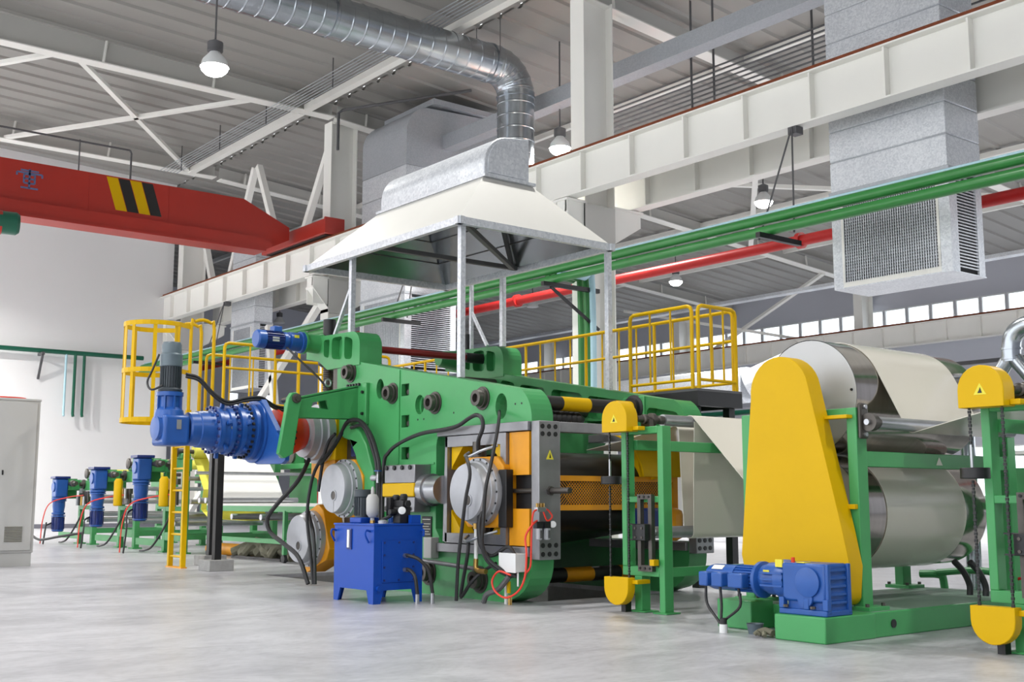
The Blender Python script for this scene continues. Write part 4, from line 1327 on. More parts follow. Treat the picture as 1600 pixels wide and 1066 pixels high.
hose([(-10.36, 7.62, 0.66), (-10.36, 7.6, 0.48), (-10.44, 7.6, 0.2), (-10.47, 7.6, 0.04), (-10.32, 7.62, 0.2), (-10.22, 7.7, 0.32), (-10.0, 7.72, 0.42)], 0.02, 'black hose below the carriage bending at the floor')
hose([(-9.97, 7.66, 1.22), (-10.06, 7.60, 1.12), (-10.1, 7.56, 0.9), (-10.1, 7.58, 0.62), (-10.0, 7.66, 0.5), (-9.8, 7.72, 0.6), (-9.7, 7.74, 0.52)], 0.02, 'black hose from the valve block to the white box')
hose([(-9.97, 7.66, 1.12), (-10.04, 7.58, 1.0), (-10.07, 7.55, 0.8), (-10.02, 7.58, 0.5), (-9.9, 7.66, 0.36), (-9.7, 7.70, 0.30), (-9.6, 7.72, 0.36)], 0.02, 'black hose curling below the white box')
hose([(-9.72, 7.68, 0.30), (-9.85, 7.64, 0.16), (-10.0, 7.6, 0.10), (-10.06, 7.6, 0.01)], 0.03, 'thick grey hose dropping to the floor left of the red coil', 'grey_dark')
hose([(-9.6, 7.60, 0.32), (-9.77, 7.58, 0.35), (-9.86, 7.56, 0.25), (-9.80, 7.56, 0.14), (-9.62, 7.56, 0.09), (-9.44, 7.58, 0.17), (-9.36, 7.6, 0.32), (-9.36, 7.62, 0.55), (-9.40, 7.64, 0.72), (-9.36, 7.70, 0.84), (-9.38, 7.78, 0.88)], 0.011, 'red air hose coiled beside the white box', 'hose_red')
hose([(-9.38, 7.80, 1.0), (-9.37, 7.72, 0.96), (-9.37, 7.70, 0.8), (-9.37, 7.69, 0.6), (-9.37, 7.68, 0.42), (-9.42, 7.66, 0.34)], 0.010, 'red air hose running down the steel end bar', 'hose_red')
hose([(-9.38, 7.86, 0.98), (-9.36, 7.9, 0.88), (-9.35, 7.96, 0.92), (-9.37, 7.93, 0.98), (-9.38, 7.9, 1.0)], 0.009, 'short red air hose looped at the brass valve', 'hose_red')
fv = thing('air_service_unit', 'air filter set with two bowls and gauge on the steel end bar', 'air regulator', (-9.36, 7.88, 0.7))
for y in (7.80, 7.91):
    MB().box(-9.42, -9.36, y - 0.04, y + 0.04, 0.80, 0.87).build('regulator_head', 'black', fv, flat=True)
    MB().lathe((-9.375, y, 0.68), (0, 0, 1), [(0, 0.025), (0.01, 0.033), (0.12, 0.033)], 14).build('bowl', 'cast_alu', fv)
    MB().box(-9.342, -9.338, y - 0.012, y + 0.012, 0.70, 0.78).build('sight_window', 'grey_dark', fv, flat=True)
MB().lathe((-9.38, 7.99, 0.84), (0.85, -0.5, 0), [(0, 0.035), (0.03, 0.035), (0.032, 0.028)], 16).build('gauge', 'plastic_white', fv)
av = thing('air_valve', 'brass and steel air valve above the filter set', 'valve', (-9.38, 7.83, 1.0))
MB().box(-9.42, -9.36, 7.77, 7.89, 0.97, 1.02).build('valve_body', 'steel', av, bevel=0.006)
for y in (7.79, 7.83, 7.87):
    MB().cyl((-9.39, y, 1.02), (-9.39, y, 1.06), 0.015, n=8).build('fitting', 'brass', av)
jb = thing('junction_box', 'white junction box on the foot of the green frame', 'box', (-9.72, 7.72, 0.34))
MB().box(-9.86, -9.58, 7.66, 7.80, 0.345, 0.535).build('box_body', 'plastic_white', jb, bevel=0.008)
MB().box(-9.862, -9.578, 7.65, 7.662, 0.34, 0.54).build('box_lid', 'plastic_white', jb, flat=True)
MB().cyl((-9.6, 7.7, 0.2), (-9.6, 7.7, 0.35), 0.01, n=8).build('conduit', 'plastic_white', jb)
MB().cyl((-9.85, 7.74, 0.0), (-9.85, 7.74, 0.28), 0.02, n=8).build('conduit', 'plastic_white', jb)
MB().cyl((-9.76, 7.72, 0.0), (-9.76, 7.72, 0.1), 0.022, n=8).build('conduit', 'brass', jb)
MB().cyl((-9.78, 7.72, 0.12), (-9.78, 7.72, 0.24), 0.022, n=8).build('valve_handle', 'yellow', jb)
sp_ = thing('steam_pipe', 'thin grey steam pipe with brass elbow below the steel cap', 'pipe', (-10.27, 7.66, 0.3))
MB().cyl((-10.28, 7.66, 0.40), (-10.28, 7.66, 0.78), 0.022, n=12).build('riser', 'plastic_white', sp_)
MB().cyl((-10.28, 7.66, 0.78), (-10.28, 7.66, 0.84), 0.035, n=8).build('union', 'brass', sp_)
MB().tube([(-10.28, 7.66, 0.46), (-10.28, 7.66, 0.36), (-10.22, 7.66, 0.33), (-10.1, 7.66, 0.33)], 0.028, 10, 3).build('elbow', 'brass', sp_)
MB().cyl((-11.3, 7.66, 0.40), (-10.3, 7.66, 0.35), 0.024, n=12).build('run', 'steel_plate', sp_)
for z, r_ in ((1.62, 0.19), (0.70, 0.2)):
    tag(MB().tube([(-10.5, 7.72, z), (-10.44, 7.62, z - 0.04), (-10.3, 7.58, z - 0.05), (-10.12, 7.62, z + 0.01), (-9.98, 7.72, z + 0.06)], 0.016, 8).build('steam_hose', 'steel'),
        'curved steel hose ' + ('above' if z > 1 else 'below') + ' the round cap on the carriage', 'hose')
MB().cyl((-10.45, Y0 - 0.02, 1.52), (-10.45, Y0 - 0.02, 1.74), 0.08, n=16).build('grease_post', 'steel_dark', press)
MB().cyl((-10.38, Y0 - 0.02, 0.63), (-10.38, Y0 - 0.02, 0.84), 0.08, n=16).build('grease_post', 'steel_dark', press)
vl = thing('gate_valve', 'small valve with blue handwheel beside the yellow band', 'valve', (-12.2, 7.6, 1.1))
MB().cyl((-12.22, 7.6, 1.0), (-12.22, 7.6, 1.44), 0.012, n=8).build('stem_pipe', 'rubber', vl)
MB().lathe((-12.22, 7.6, 1.30), (0, 0, 1), [(0, 0.018), (0.1, 0.018), (0.11, 0.012), (0.14, 0.012)], 10).build('valve_body', 'steel', vl)
MB().lathe((-12.22, 7.6, 1.44), (0, 0, 1), [(0, 0.05), (0.012, 0.05)], 16).build('handwheel', 'blue', vl)
MB().lathe((-12.34, 7.6, 1.36), (1, 0, 0), [(0, 0.04), (0.08, 0.03), (0.1, 0.02)], 12).build('flow_head', 'cast_alu', vl)
bt = thing('water_bottle', 'small clear water bottle with blue label behind the tank', 'bottle', (-11.22, 7.16, 0.84))
MB().lathe((-11.22, 7.16, 0.84), (0, 0, 1), [(0, 0.03), (0.005, 0.034), (0.16, 0.034), (0.19, 0.014), (0.21, 0.014)], 14).build('bottle_body', 'pipe_pale', bt)
MB().lathe((-11.22, 7.16, 0.84), (0, 0, 1), [(0, 0.035), (0.06, 0.035)], 14).build('bottle_label', 'blue', bt)
MB().cyl((-11.22, 7.16, 1.03), (-11.22, 7.16, 1.05), 0.016, n=10).build('cap', 'blue', bt)
np_ = tag(MB().box(-11.60, -11.40, 7.835, 7.85, 0.66, 0.90).build('rating_plate', 'black', bevel=0.004), 'black rating plate on the green frame right of the tank', 'sign')
MB().box(-11.58, -11.42, 7.832, 7.835, 0.86, 0.87).build('plate_line', 'sticker_white', np_, flat=True)
for k in range(5):
    MB().box(-11.58, -11.42 - 0.03 * (k % 2), 7.832, 7.835, 0.69 + 0.03 * k, 0.696 + 0.03 * k).build('plate_line', 'sticker_white', np_, flat=True)
for (pts, lb) in (([(-14.0, 7.64, 1.68), (-14.0, 7.46, 1.35), (-14.25, 7.3, 1.05), (-14.5, 7.28, 0.85), (-14.45, 7.3, 0.66), (-14.1, 7.32, 0.52), (-13.75, 7.36, 0.35), (-13.55, 7.4, 0.02)], 'thick black hose swinging across the lowest steel cap'),
                  ([(-13.55, 7.6, 1.7), (-13.58, 7.45, 1.4), (-13.62, 7.4, 0.9), (-13.5, 7.4, 0.4), (-13.45, 7.42, 0.02)], 'black hose dropping between the two round caps'),
                  ([(-13.8, 7.5, 0.98), (-13.6, 7.45, 0.8), (-13.45, 7.42, 0.55), (-13.4, 7.42, 0.02)], 'thin black hose beside the lowest yellow housing'),
                  ([(-13.32, 7.62, 1.95), (-13.45, 7.6, 1.85), (-13.5, 7.55, 1.6), (-13.52, 7.5, 1.2)], 'short black hose above the main drum cap')):
    hose(pts, 0.03 if 'thick' in lb else 0.022, lb)
# ================================================================== EXTRACTION HOOD
hd = thing('extraction_hood', 'white tapered extraction hood on steel posts above the press', 'hood', (-12.4, 9.2, 4.4))
hx0, hx1, hy0, hy1, hz = -14.7, -10.95, 7.9, 10.35, 4.44
tx0, tx1, ty0, ty1, tz = -14.1, -11.6, 8.75, 9.5, 5.25
A = [(hx0, hy0, hz), (hx1, hy0, hz), (hx1, hy1, hz), (hx0, hy1, hz)]
B = [(tx0, ty0, tz), (tx1, ty0, tz), (tx1, ty1, tz), (tx0, ty1, tz)]
for i, nm in enumerate(('front', 'right', 'back', 'left')):
    j = (i + 1) % 4
    vs = [Vector(p) for p in (A[i], A[j], B[j], B[i])]
    nrm = (vs[1] - vs[0]).cross(vs[3] - vs[0]).normalized() * 0.012
    mb = MB()
    mb.add(vs + [v - nrm for v in vs], [(0, 1, 2, 3), (7, 6, 5, 4), (0, 4, 5, 1), (1, 5, 6, 2), (2, 6, 7, 3), (3, 7, 4, 0)])
    mb.build('hood_panel', 'cream', hd, flat=True)
    vs2 = [v - nrm * 1.5 for v in vs]
    mb = MB()
    mb.add(vs2 + [v - nrm * 0.5 for v in vs2], [(0, 1, 2, 3), (7, 6, 5, 4), (0, 4, 5, 1), (1, 5, 6, 2), (2, 6, 7, 3), (3, 7, 4, 0)])
    mb.build('inner_lining', 'duct_steel', hd, flat=True)
    # seams of the lining
    for f in (0.35, 0.68):
        p, q = vs2[0].lerp(vs2[3], f) - nrm * 1.1, vs2[1].lerp(vs2[2], f) - nrm * 1.1
        MB().bar(p, q, 0.01, 0.012, up=nrm).build('lining_seam', 'grey_dark', hd, flat=True)
for p, q in ((A[0], A[1]), (A[1], A[2]), (A[2], A[3]), (A[3], A[0])):
    d = (Vector(q) - Vector(p)).normalized() * 0.06
    MB().bar(Vector(p) - d - Vector((0, 0, 0.04)), Vector(q) + d - Vector((0, 0, 0.04)), 0.07, 0.09).build('rim_angle', 'galvanised', hd, flat=True)
# quarter-round collector on the ridge
cp = [(ty0, tz), (ty0, tz + 0.16)] + arc(ty0 + 0.42, tz + 0.16, 0.42, 180, 100, 8)[1:] + [(ty1, tz + 0.62), (ty1, tz)]
MB().prism(cp, 'x', tx0, tx1).build('collector', 'galvanised', hd, bevel=0.01, segs=1)
MB().box(tx0 - 0.06, tx1 + 0.08, ty0 - 0.05, ty1 + 0.05, tz - 0.03, tz + 0.005).build('collector_flange', 'galvanised', hd, flat=True)
MB().prism([(ty0 + 0.06, tz + 0.05), (ty0 + 0.06, tz + 0.2)] + arc(ty0 + 0.42, tz + 0.18, 0.36, 178, 102, 6) + [(ty1 - 0.05, tz + 0.55), (ty1 - 0.05, tz + 0.05)], 'x', tx1 + 0.001, tx1 + 0.012).build('collector_end', 'galvanised', hd, flat=True)
# posts standing on the side frames
for x, y, z0 in ((-11.05, 8.0, 2.53), (-13.6, 8.0, 3.34), (-11.05, 10.4, 2.5), (-13.32, 10.4, 3.33)):
    MB().box(x - 0.035, x + 0.035, y - 0.035, y + 0.035, z0, hz).build('post', 'galvanised', hd, flat=True)
MB().bar((-14.05, 8.0, 3.36), (-13.62, 8.0, 3.98), 0.05, 0.04).build('post_brace', 'galvanised', hd, flat=True)
MB().bar((-14.1, 10.4, 3.36), (-14.1, 10.4, 4.4), 0.05, 0.05).build('post', 'galvanised', hd, flat=True)
MB().bar((-14.1, 10.4, 3.95), (-13.7, 10.4, 3.38), 0.04, 0.04).build('post_brace', 'galvanised', hd, flat=True)
# inner bracing in the hood mouth
MB().bar((hx1, hy0, hz - 0.02), (-12.9, hy1 - 0.1, hz - 0.02), 0.06, 0.06).build('mouth_brace', 'grey_dark', hd, flat=True)
MB().bar((-12.9, hy1, hz - 0.02), (-12.9, hy0, hz - 0.02), 0.06, 0.06).build('mouth_brace', 'grey_dark', hd, flat=True)
MB().bar((-12.9, hy1 - 0.1, hz - 0.02), (-12.3, ty1, tz - 0.1), 0.06, 0.06).build('mouth_brace', 'grey_dark', hd, flat=True)
# ================================================================== HYDRAULIC POWER UNIT
hp = thing('hydraulic_unit', 'bright blue hydraulic tank on feet with pump motor on top', 'hydraulic unit', (-11.08, 6.9, 0))
tx0_, tx1_, ty0_, ty1_, tzt = -11.50, -10.67, 6.60, 7.22, 0.82
sk = [(tx0_, tzt), (tx0_, 0), (tx0_ + 0.09, 0), (tx0_ + 0.14, 0.14), (tx1_ - 0.14, 0.14), (tx1_ - 0.09, 0), (tx1_, 0), (tx1_, tzt)]
MB().prism(sk, 'y', ty0_, ty0_ + 0.02).build('front_panel', 'blue_tank', hp, flat=True)
MB().prism(sk, 'y', ty1_ - 0.02, ty1_).build('back_panel', 'blue_tank', hp, flat=True)
sk = [(ty0_ + 0.02, tzt), (ty0_ + 0.02, 0), (ty0_ + 0.09, 0), (ty0_ + 0.13, 0.14), (ty1_ - 0.13, 0.14), (ty1_ - 0.09, 0), (ty1_ - 0.02, 0), (ty1_ - 0.02, tzt)]
MB().prism(sk, 'x', tx1_ - 0.02, tx1_).build('side_panel', 'blue_tank', hp, flat=True)
MB().prism(sk, 'x', tx0_, tx0_ + 0.02).build('side_panel', 'blue_tank', hp, flat=True)
MB().box(tx0_ + 0.02, tx1_ - 0.02, ty0_ + 0.02, ty1_ - 0.02, 0.15, 0.17).build('tank_bottom', 'blue_tank', hp, flat=True)
MB().box(tx0_ - 0.01, tx1_ + 0.01, ty0_ - 0.01, ty1_ + 0.01, tzt, tzt + 0.02).build('tank_lid', 'blue_tank', hp, bevel=0.004)
cvp = MB().box(tx1_, tx1_ + 0.012, 6.70, 7.12, 0.22, 0.66).build('access_cover', 'blue_tank', hp, bevel=0.003)
bolts(cvp, [(tx1_ + 0.012, y, z) for y in (6.725, 6.91, 7.095) for z in (0.245, 0.64)] + [(tx1_ + 0.012, y, z) for y in (6.725, 7.095) for z in (0.38, 0.51)], (1, 0, 0), 0.012, 0.008, 'blue_dark', 'cover_screw', 8)
MB().cyl((tx1_, 6.66, 0.16), (tx1_ + 0.03, 6.66, 0.16), 0.03, n=12).build('drain_plug', 'blue_tank', hp)
lv = MB().box(-11.22, -11.12, ty0_ - 0.012, ty0_, 0.56, 0.78).build('level_gauge_frame', 'blue_dark', hp, flat=True)
MB().box(-11.19, -11.15, ty0_ - 0.025, ty0_ - 0.012, 0.58, 0.77).build('sight_glass', 'plastic_white', lv, flat=True)
for x in (-11.47, -10.75):
    MB().tube([(x, ty0_, 0.76), (x, ty0_ - 0.05, 0.77), (x, ty0_ - 0.06, 0.72), (x, ty0_ - 0.015, 0.64)], 0.012, 6, 3).build('lid_hook', 'blue_tank', hp)
MB().tube([(tx1_, 7.2, 0.76), (tx1_ + 0.05, 7.2, 0.77), (tx1_ + 0.05, 7.2, 0.70)], 0.012, 6, 3).build('lid_hook', 'blue_tank', hp)
# on the lid
MB().box(-11.42, -11.18, 6.74, 6.98, 0.84, 0.90).build('motor_base', 'blue_tank', hp, bevel=0.01)
pm = MB().lathe((-11.34, 6.86, 0.90), (0, 0, 1), [(0, 0.085), (0.22, 0.085), (0.23, 0.10), (0.30, 0.10), (0.31, 0.09)], 22)
for i in range(18):
    a = 2 * math.pi * i / 18
    u = Vector((math.cos(a), math.sin(a), 0))
    c = Vector((-11.34, 6.86, 0.92)) + u * 0.09
    pm.bar(c, c + Vector((0, 0, 0.2)), 0.006, 0.016, up=u)
pm.build('pump_motor', 'motor_grey_dark', hp)
MB().box(-11.40, -11.30, 6.86, 7.0, 1.08, 1.19).build('terminal_box', 'motor_grey', hp, bevel=0.01)
MB().lathe((-11.10, 6.84, 0.84), (0, 0, 1), [(0, 0.025), (0.06, 0.022), (0.065, 0.04), (0.10, 0.066), (0.14, 0.07), (0.27, 0.07), (0.31, 0.05), (0.32, 0.02), (0.38, 0.018), (0.40, 0.01)], 20).build('accumulator', 'accumulator', hp)
MB().cyl((-11.10, 6.84, 0.83), (-11.10, 6.84, 0.87), 0.03, n=6).build('accumulator_nut', 'brass', hp)
vb = MB()
vb.box(-10.90, -10.76, 6.98, 7.12, 0.84, 1.02)
vb.box(-10.96, -10.72, 6.99, 7.09, 1.02, 1.09)
vb.lathe((-11.0, 7.05, 1.05), (1, 0, 0), [(0, 0.04), (0.1, 0.045), (0.2, 0.045), (0.3, 0.04)], 12)
vb.box(-11.04, -10.92, 6.98, 7.10, 0.92, 1.06)
vb.box(-10.98, -10.90, 6.94, 7.0, 0.98, 1.12)
vb.lathe((-10.90, 7.02, 1.09), (0, 0, 1), [(0, 0.04), (0.04, 0.045), (0.06, 0.03)], 12)
vb.lathe((-10.78, 7.04, 1.09), (0, 0, 1), [(0, 0.04), (0.05, 0.045), (0.07, 0.03)], 12)
vb.cyl((-10.85, 6.9, 0.96), (-10.85, 7.0, 0.96), 0.035, n=10)
vb.build('valve_stack', 'black', hp, bevel=0.006)
MB().lathe((-10.72, 6.98, 0.98), (0.8, -0.5, 0), [(0, 0.04), (0.02, 0.042), (0.022, 0.036)], 16).build('pressure_gauge', 'plastic_white', hp)
MB().lathe((-10.82, 6.80, 0.84), (0, 0, 1), [(0, 0.05), (0.03, 0.05), (0.04, 0.02)], 16).build('filler_cap', 'cast_alu', hp)
MB().tube([(-10.98, 6.9, 0.88), (-10.9, 6.95, 0.92), (-10.85, 7.0, 1.0)], 0.02, 8, 3).build('pump_hose', 'rubber', hp)
MB().box(-10.85, -10.78, 7.0, 7.12, 0.84, 0.90).build('manifold_block', 'blue_tank', hp, flat=True)
MB().box(-10.74, -10.68, 7.08, 7.2, 0.84, 0.93).build('oil_cooler_block', 'blue_tank', hp, flat=True)
for z, pts in ((0.50, [(-10.66, 6.98, 0.50), (-10.56, 6.98, 0.50), (-10.46, 7.04, 0.46), (-10.40, 7.12, 0.34), (-10.38, 7.16, 0.11)]), (0.36, [(-10.66, 6.98, 0.35), (-10.56, 6.98, 0.35), (-10.48, 7.0, 0.28), (-10.46, 7.02, 0.10)])):
    h_ = hose(pts, 0.02, 'black hydraulic hose from the ' + ('upper' if z > 0.4 else 'lower') + ' port of the blue tank', grp='hoses of the hydraulic tank')
    e = pts[-1]
    MB().cyl(e, (e[0], e[1], 0.0), 0.022, n=8).build('floor_fitting', 'steel', h_)
    MB().cyl(pts[0], (pts[0][0] + 0.06, pts[0][1], pts[0][2]), 0.024, n=8).build('port_fitting', 'steel', h_)
tag(MB().box(-11.42, -11.26, 7.74, 7.85, 0.42, 0.66).build('cable_box', 'grey_cabinet', bevel=0.006), 'small grey box on the green frame behind the tank', 'box')
hose([(-11.02, 7.36, 0.62), (-10.96, 7.36, 0.56), (-10.93, 7.36, 0.40), (-10.94, 7.36, 0.2), (-10.94, 7.36, 0.02)], 0.028, 'thick black hose between the blue tank and the green frame')

# ================================================================== DANCER FRAMES


def rbolt(mb, pts):
    for p in pts:
        mb.cyl(p, (p[0], p[1] - 0.01, p[2]), 0.012, n=8)


def chain(parent, x, y, z0, z1):
    mb = MB()
    z = z0
    k = 0
    while z < z1:
        w_ = 0.007 if k % 2 else 0.011
        mb.box(x - w_, x + w_, y - 0.008, y + 0.008, z, z + 0.022)
        z += 0.025
        k += 1
    mb.build('chain', 'black', parent, flat=True, kind='stuff')


def dancer(dx, dy, label, far=True):
    t = thing('dancer_frame', label, 'web dancer', (-8.3 + dx, 8.4 + dy, 0), 'web dancer frames')

    def bx(x0, x1, y0, y1, z0, z1, nm, mt='green', bev=0.006, par=None):
        return MB().box(x0 + dx, x1 + dx, y0 + dy, y1 + dy, z0, z1).build(nm, mt, par or t, bevel=bev)
    for ys in ((8.24, 8.36),) + (((10.5, 10.62),) if far else ()):
        a, b = ys
        bx(-8.59, -8.52, a, b, 0.44, 1.82, 'post')
        bx(-8.08, -8.005, a, b, 0.0, 1.82, 'post')
        bx(-8.52, -8.08, a, b, 1.75, 1.82, 'top_beam')
        bx(-8.52, -8.08, a, b, 1.07, 1.13, 'middle_beam')
        bx(-8.59, -8.08, a, b, 0.35, 0.44, 'lower_beam')
        bx(-8.42, -8.32, a, b, 0.0, 0.35, 'foot_post')
        bx(-8.48, -8.24, a - 0.04, b + 0.04, 0.0, 0.015, 'foot_plate')
        bx(-8.14, -7.95, a - 0.04, b + 0.04, 0.0, 0.015, 'foot_plate')
    if far:
        bx(-8.07, -8.01, 8.36, 10.5, 1.57, 1.67, 'cross_beam')
        bx(-8.07, -8.01, 8.36, 10.5, 0.35, 0.44, 'cross_beam')
        bx(-8.56, -8.48, 8.36, 10.5, 1.60, 1.70, 'cross_beam')
    # chain covers
    cx_ = -8.46
    top = [(cx_ - 0.18, 1.77), (cx_ + 0.18, 1.77), (cx_ + 0.18, 1.90)] + arc(cx_, 1.90, 0.18, 0, 180, 12)[1:-1] + [(cx_ - 0.18, 1.90)]
    c1 = MB().prism([(x + dx, z) for x, z in top], 'y', 8.02 + dy, 8.18 + dy).build('chain_cover', 'yellow', t, bevel=0.006)
    MB().prism([(cx_ - 0.05 + dx, 1.86), (cx_ + 0.05 + dx, 1.86), (cx_ + dx, 1.945)], 'y', 8.017 + dy, 8.02 + dy).build('warning_sticker', 'sticker_yellow', c1, flat=True)
    MB().prism([(cx_ - 0.018 + dx, 1.872), (cx_ + 0.018 + dx, 1.872), (cx_ + 0.004 + dx, 1.915), (cx_ - 0.004 + dx, 1.895)], 'y', 8.015 + dy, 8.017 + dy).build('sticker_symbol', 'black', c1, flat=True)
    bx(-8.28, -8.20, 8.10, 8.20, 1.78, 1.82, 'cover_tab', 'yellow')
    low = [(cx_ - 0.17, 0.34), (cx_ - 0.17, 0.24)] + arc(cx_, 0.24, 0.17, 180, 360, 12)[1:-1] + [(cx_ + 0.17, 0.24), (cx_ + 0.17, 0.34)]
    MB().prism([(x + dx, z) for x, z in low], 'y', 8.02 + dy, 8.12 + dy).build('chain_cover', 'yellow', t, bevel=0.006)
    bx(-8.30, -8.22, 8.08, 8.26, 0.28, 0.32, 'cover_tab', 'yellow')
    bx(-8.49, -8.43, 8.12, 8.2, 0.0, 0.10, 'floor_stud', 'black', 0)
    # chains, weight, guide with slider
    chain(t, cx_ - 0.12 + dx, 8.07 + dy, 0.34, 1.22)
    chain(t, cx_ - 0.12 + dx, 8.07 + dy, 1.48, 1.77)
    chain(t, cx_ + 0.13 + dx, 8.08 + dy, 0.34, 1.77)
    MB().cyl((cx_ - 0.12 + dx, 8.07 + dy, 1.30), (cx_ - 0.12 + dx, 8.07 + dy, 1.5), 0.012, n=8).build('weight_rod', 'steel', t)
    MB().cyl((cx_ - 0.10 + dx, 8.07 + dy, 1.25), (cx_ - 0.10 + dx, 8.07 + dy, 1.33), 0.105, n=24).build('counterweight', 'black', t, bevel=0.005)
    g0 = -8.32
    gm = MB()
    for x in (g0, g0 + 0.15):
        gm.box(x + dx, x + 0.045 + dx, 8.19 + dy, 8.24 + dy, 0.46, 1.10)
    gm.box(g0 + dx, g0 + 0.195 + dx, 8.19 + dy, 8.24 + dy, 1.10, 1.15)
    gm.box(g0 + dx, g0 + 0.195 + dx, 8.19 + dy, 8.24 + dy, 0.40, 0.46)
    gd = gm.build('slide_guide', 'steel_dark', t, flat=True)
    bolts(gd, [(g0 + 0.03 + 0.065 * i + dx, 8.19 + dy, z) for z in (1.125, 0.43) for i in range(3)], (0, -1, 0), 0.012, 0.008, 'black', 'bolt', 8)
    sl = bx(-8.325, -8.15, 8.12, 8.26, 0.70, 0.86, 'slider_block', 'black', 0.006)
    bolts(sl, [(x + dx, 8.12 + dy, z) for x in (-8.28, -8.19) for z in (0.73, 0.82)], (0, -1, 0), 0.013, 0.008, 'steel_dark', 'bolt', 8)
    for z in (0.70, 0.85):
        bx(-8.40, -8.32, 8.13, 8.15, z, z + 0.012, 'slider_finger', 'black', 0)
    bx(-8.12, -8.06, 8.15, 8.22, 0.46, 0.52, 'stop_block', 'yellow', 0.004)
    # rollers along Y
    rt = MB().cyl((-8.30 + dx, 8.55 + dy, 1.90), (-8.30 + dx, 10.45 + dy, 1.90), 0.06, n=24).build('top_roller', 'steel', t)
    MB().lathe((-8.30 + dx, 8.18 + dy, 1.90), (0, 1, 0), [(0, 0.03), (0.08, 0.035), (0.09, 0.05), (0.13, 0.05), (0.14, 0.03), (0.18, 0.03), (0.19, 0.065), (0.24, 0.065), (0.25, 0.028), (0.30, 0.028), (0.31, 0.045), (0.37, 0.045)], 20).build('shaft_bearing', 'steel_dark', rt)
    MB().box(-8.36 + dx, -8.24 + dx, 8.30 + dy, 8.36 + dy, 1.82, 1.90).build('bearing_foot', 'steel_dark', rt, flat=True)
    rb = MB().cyl((-8.34 + dx, 8.42 + dy, 0.77), (-8.34 + dx, 10.45 + dy, 0.77), 0.06, n=24).build('dancer_roller', 'steel', t)
    MB().lathe((-8.28 + dx, 8.26 + dy, 0.78), (-0.35, 1, 0), [(0, 0.028), (0.1, 0.03), (0.11, 0.05), (0.15, 0.05)], 14).build('roller_end', 'cast_alu', rb)
    return t


dancer(0.0, 0.0, 'green web dancer frame with yellow chain covers beside the press')
dancer(3.97, -0.08, 'green web dancer frame with yellow chain covers at the right edge')
# extra beams of the right frame running out of the picture
rx = thing('frame_extension', 'green beams of the right machine leaving the picture', 'machine frame', (-3.7, 8.2, 0))
MB().box(-4.03, -2.58, 8.16, 8.28, 1.74, 1.82).build('beam', 'green', rx, bevel=0.006)
MB().box(-4.03, -2.7, 8.16, 8.28, 1.06, 1.13).build('beam', 'green', rx, bevel=0.006)
MB().box(-4.03, -2.7, 8.16, 8.28, 0.34, 0.44).build('beam', 'green', rx, bevel=0.006)
MB().box(-2.7, -2.58, 8.16, 8.28, 0.0, 1.74).build('post', 'green', rx, bevel=0.006)
MB().box(-4.5, -2.6, 10.42, 10.54, 1.30, 1.55).build('beam', 'green_dark', rx, flat=True)
tr_ = thing('guide_roller', 'chrome guide roller with black bearing on the right frame', 'roller', (-4.2, 8.2, 1.9))
MB().cyl((-4.05, 7.98, 1.885), (-4.05, 10.3, 1.885), 0.045, n=20).build('roller', 'steel', tr_)
MB().lathe((-4.0, 8.14, 1.885), (0, -1, 0), [(-0.06, 0.075), (0.0, 0.075), (0.005, 0.05), (-0.02, 0.045), (-0.022, 0.03), (0.01, 0.028)], 24).build('bearing', 'black', tr_)

# ================================================================== DRUM COOLING UNIT
du = thing('drum_unit', 'two large polished steel drums stacked in a green frame', 'cooling drums', (-6.3, 9.4, 0))
MB().box(-7.0, -5.62, 8.15, 10.95, 0.0, 0.20).build('base_plate', 'green', du, bevel=0.01)
MB().box(-6.98, -5.64, 8.17, 10.93, 0.2, 0.203).build('dusty_top', 'dusty_green', du, flat=True)
MB().box(-6.09, -5.60, 7.50, 8.15, 0.0, 0.20).build('motor_pedestal', 'green', du, bevel=0.01)
MB().box(-7.0, -6.62, 7.85, 8.15, 0.0, 0.24).build('motor_pedestal', 'green', du, bevel=0.01)
MB().cyl((-5.625, 8.42, 0.10), (-5.612, 8.42, 0.10), 0.035, n=14).build('lifting_hole', 'black', du)
for x0, x1, y0, y1 in ((-5.86, -5.765, 8.23, 8.37), (-7.0, -6.9, 8.24, 8.38), (-5.86, -5.765, 10.64, 10.78), (-7.06, -6.96, 10.64, 10.78)):
    p = MB().box(x0, x1, y0, y1, 0.22, 1.86).build('post', 'green', du, bevel=0.006)
    MB().box(x0 - 0.08, x1 + 0.1, y0 - 0.06, y1 + 0.08, 0.20, 0.235).build('foot_plate', 'green', p, bevel=0.004)
    bolts(p, [(x, y, 0.235) for x in (x0 - 0.05, x1 + 0.06) for y in (y0 - 0.03, y1 + 0.05)], (0, 0, 1), 0.018, 0.025, 'steel_dark', 'anchor_bolt', 6)
for y0 in (8.24, 10.62):
    MB().box(-6.9, -5.86, y0, y0 + 0.13, 1.78, 1.86).build('top_beam', 'green', du, bevel=0.006)
MB().box(-5.855, -5.77, 8.37, 10.64, 1.37, 1.50).build('side_beam', 'green', du, bevel=0.006)
MB().prism([(9.40, 1.40), (9.50, 1.40), (9.45, 1.47)], 'x', -5.769, -5.764).build('warning_sticker', 'sticker_white', du, flat=True)
MB().box(-7.02, -6.9, 8.40, 10.62, 0.45, 0.55).build('side_beam', 'green', du, bevel=0.006)
UC, LC, RD = (-6.50, 2.02), (-6.50, 0.985), 0.512
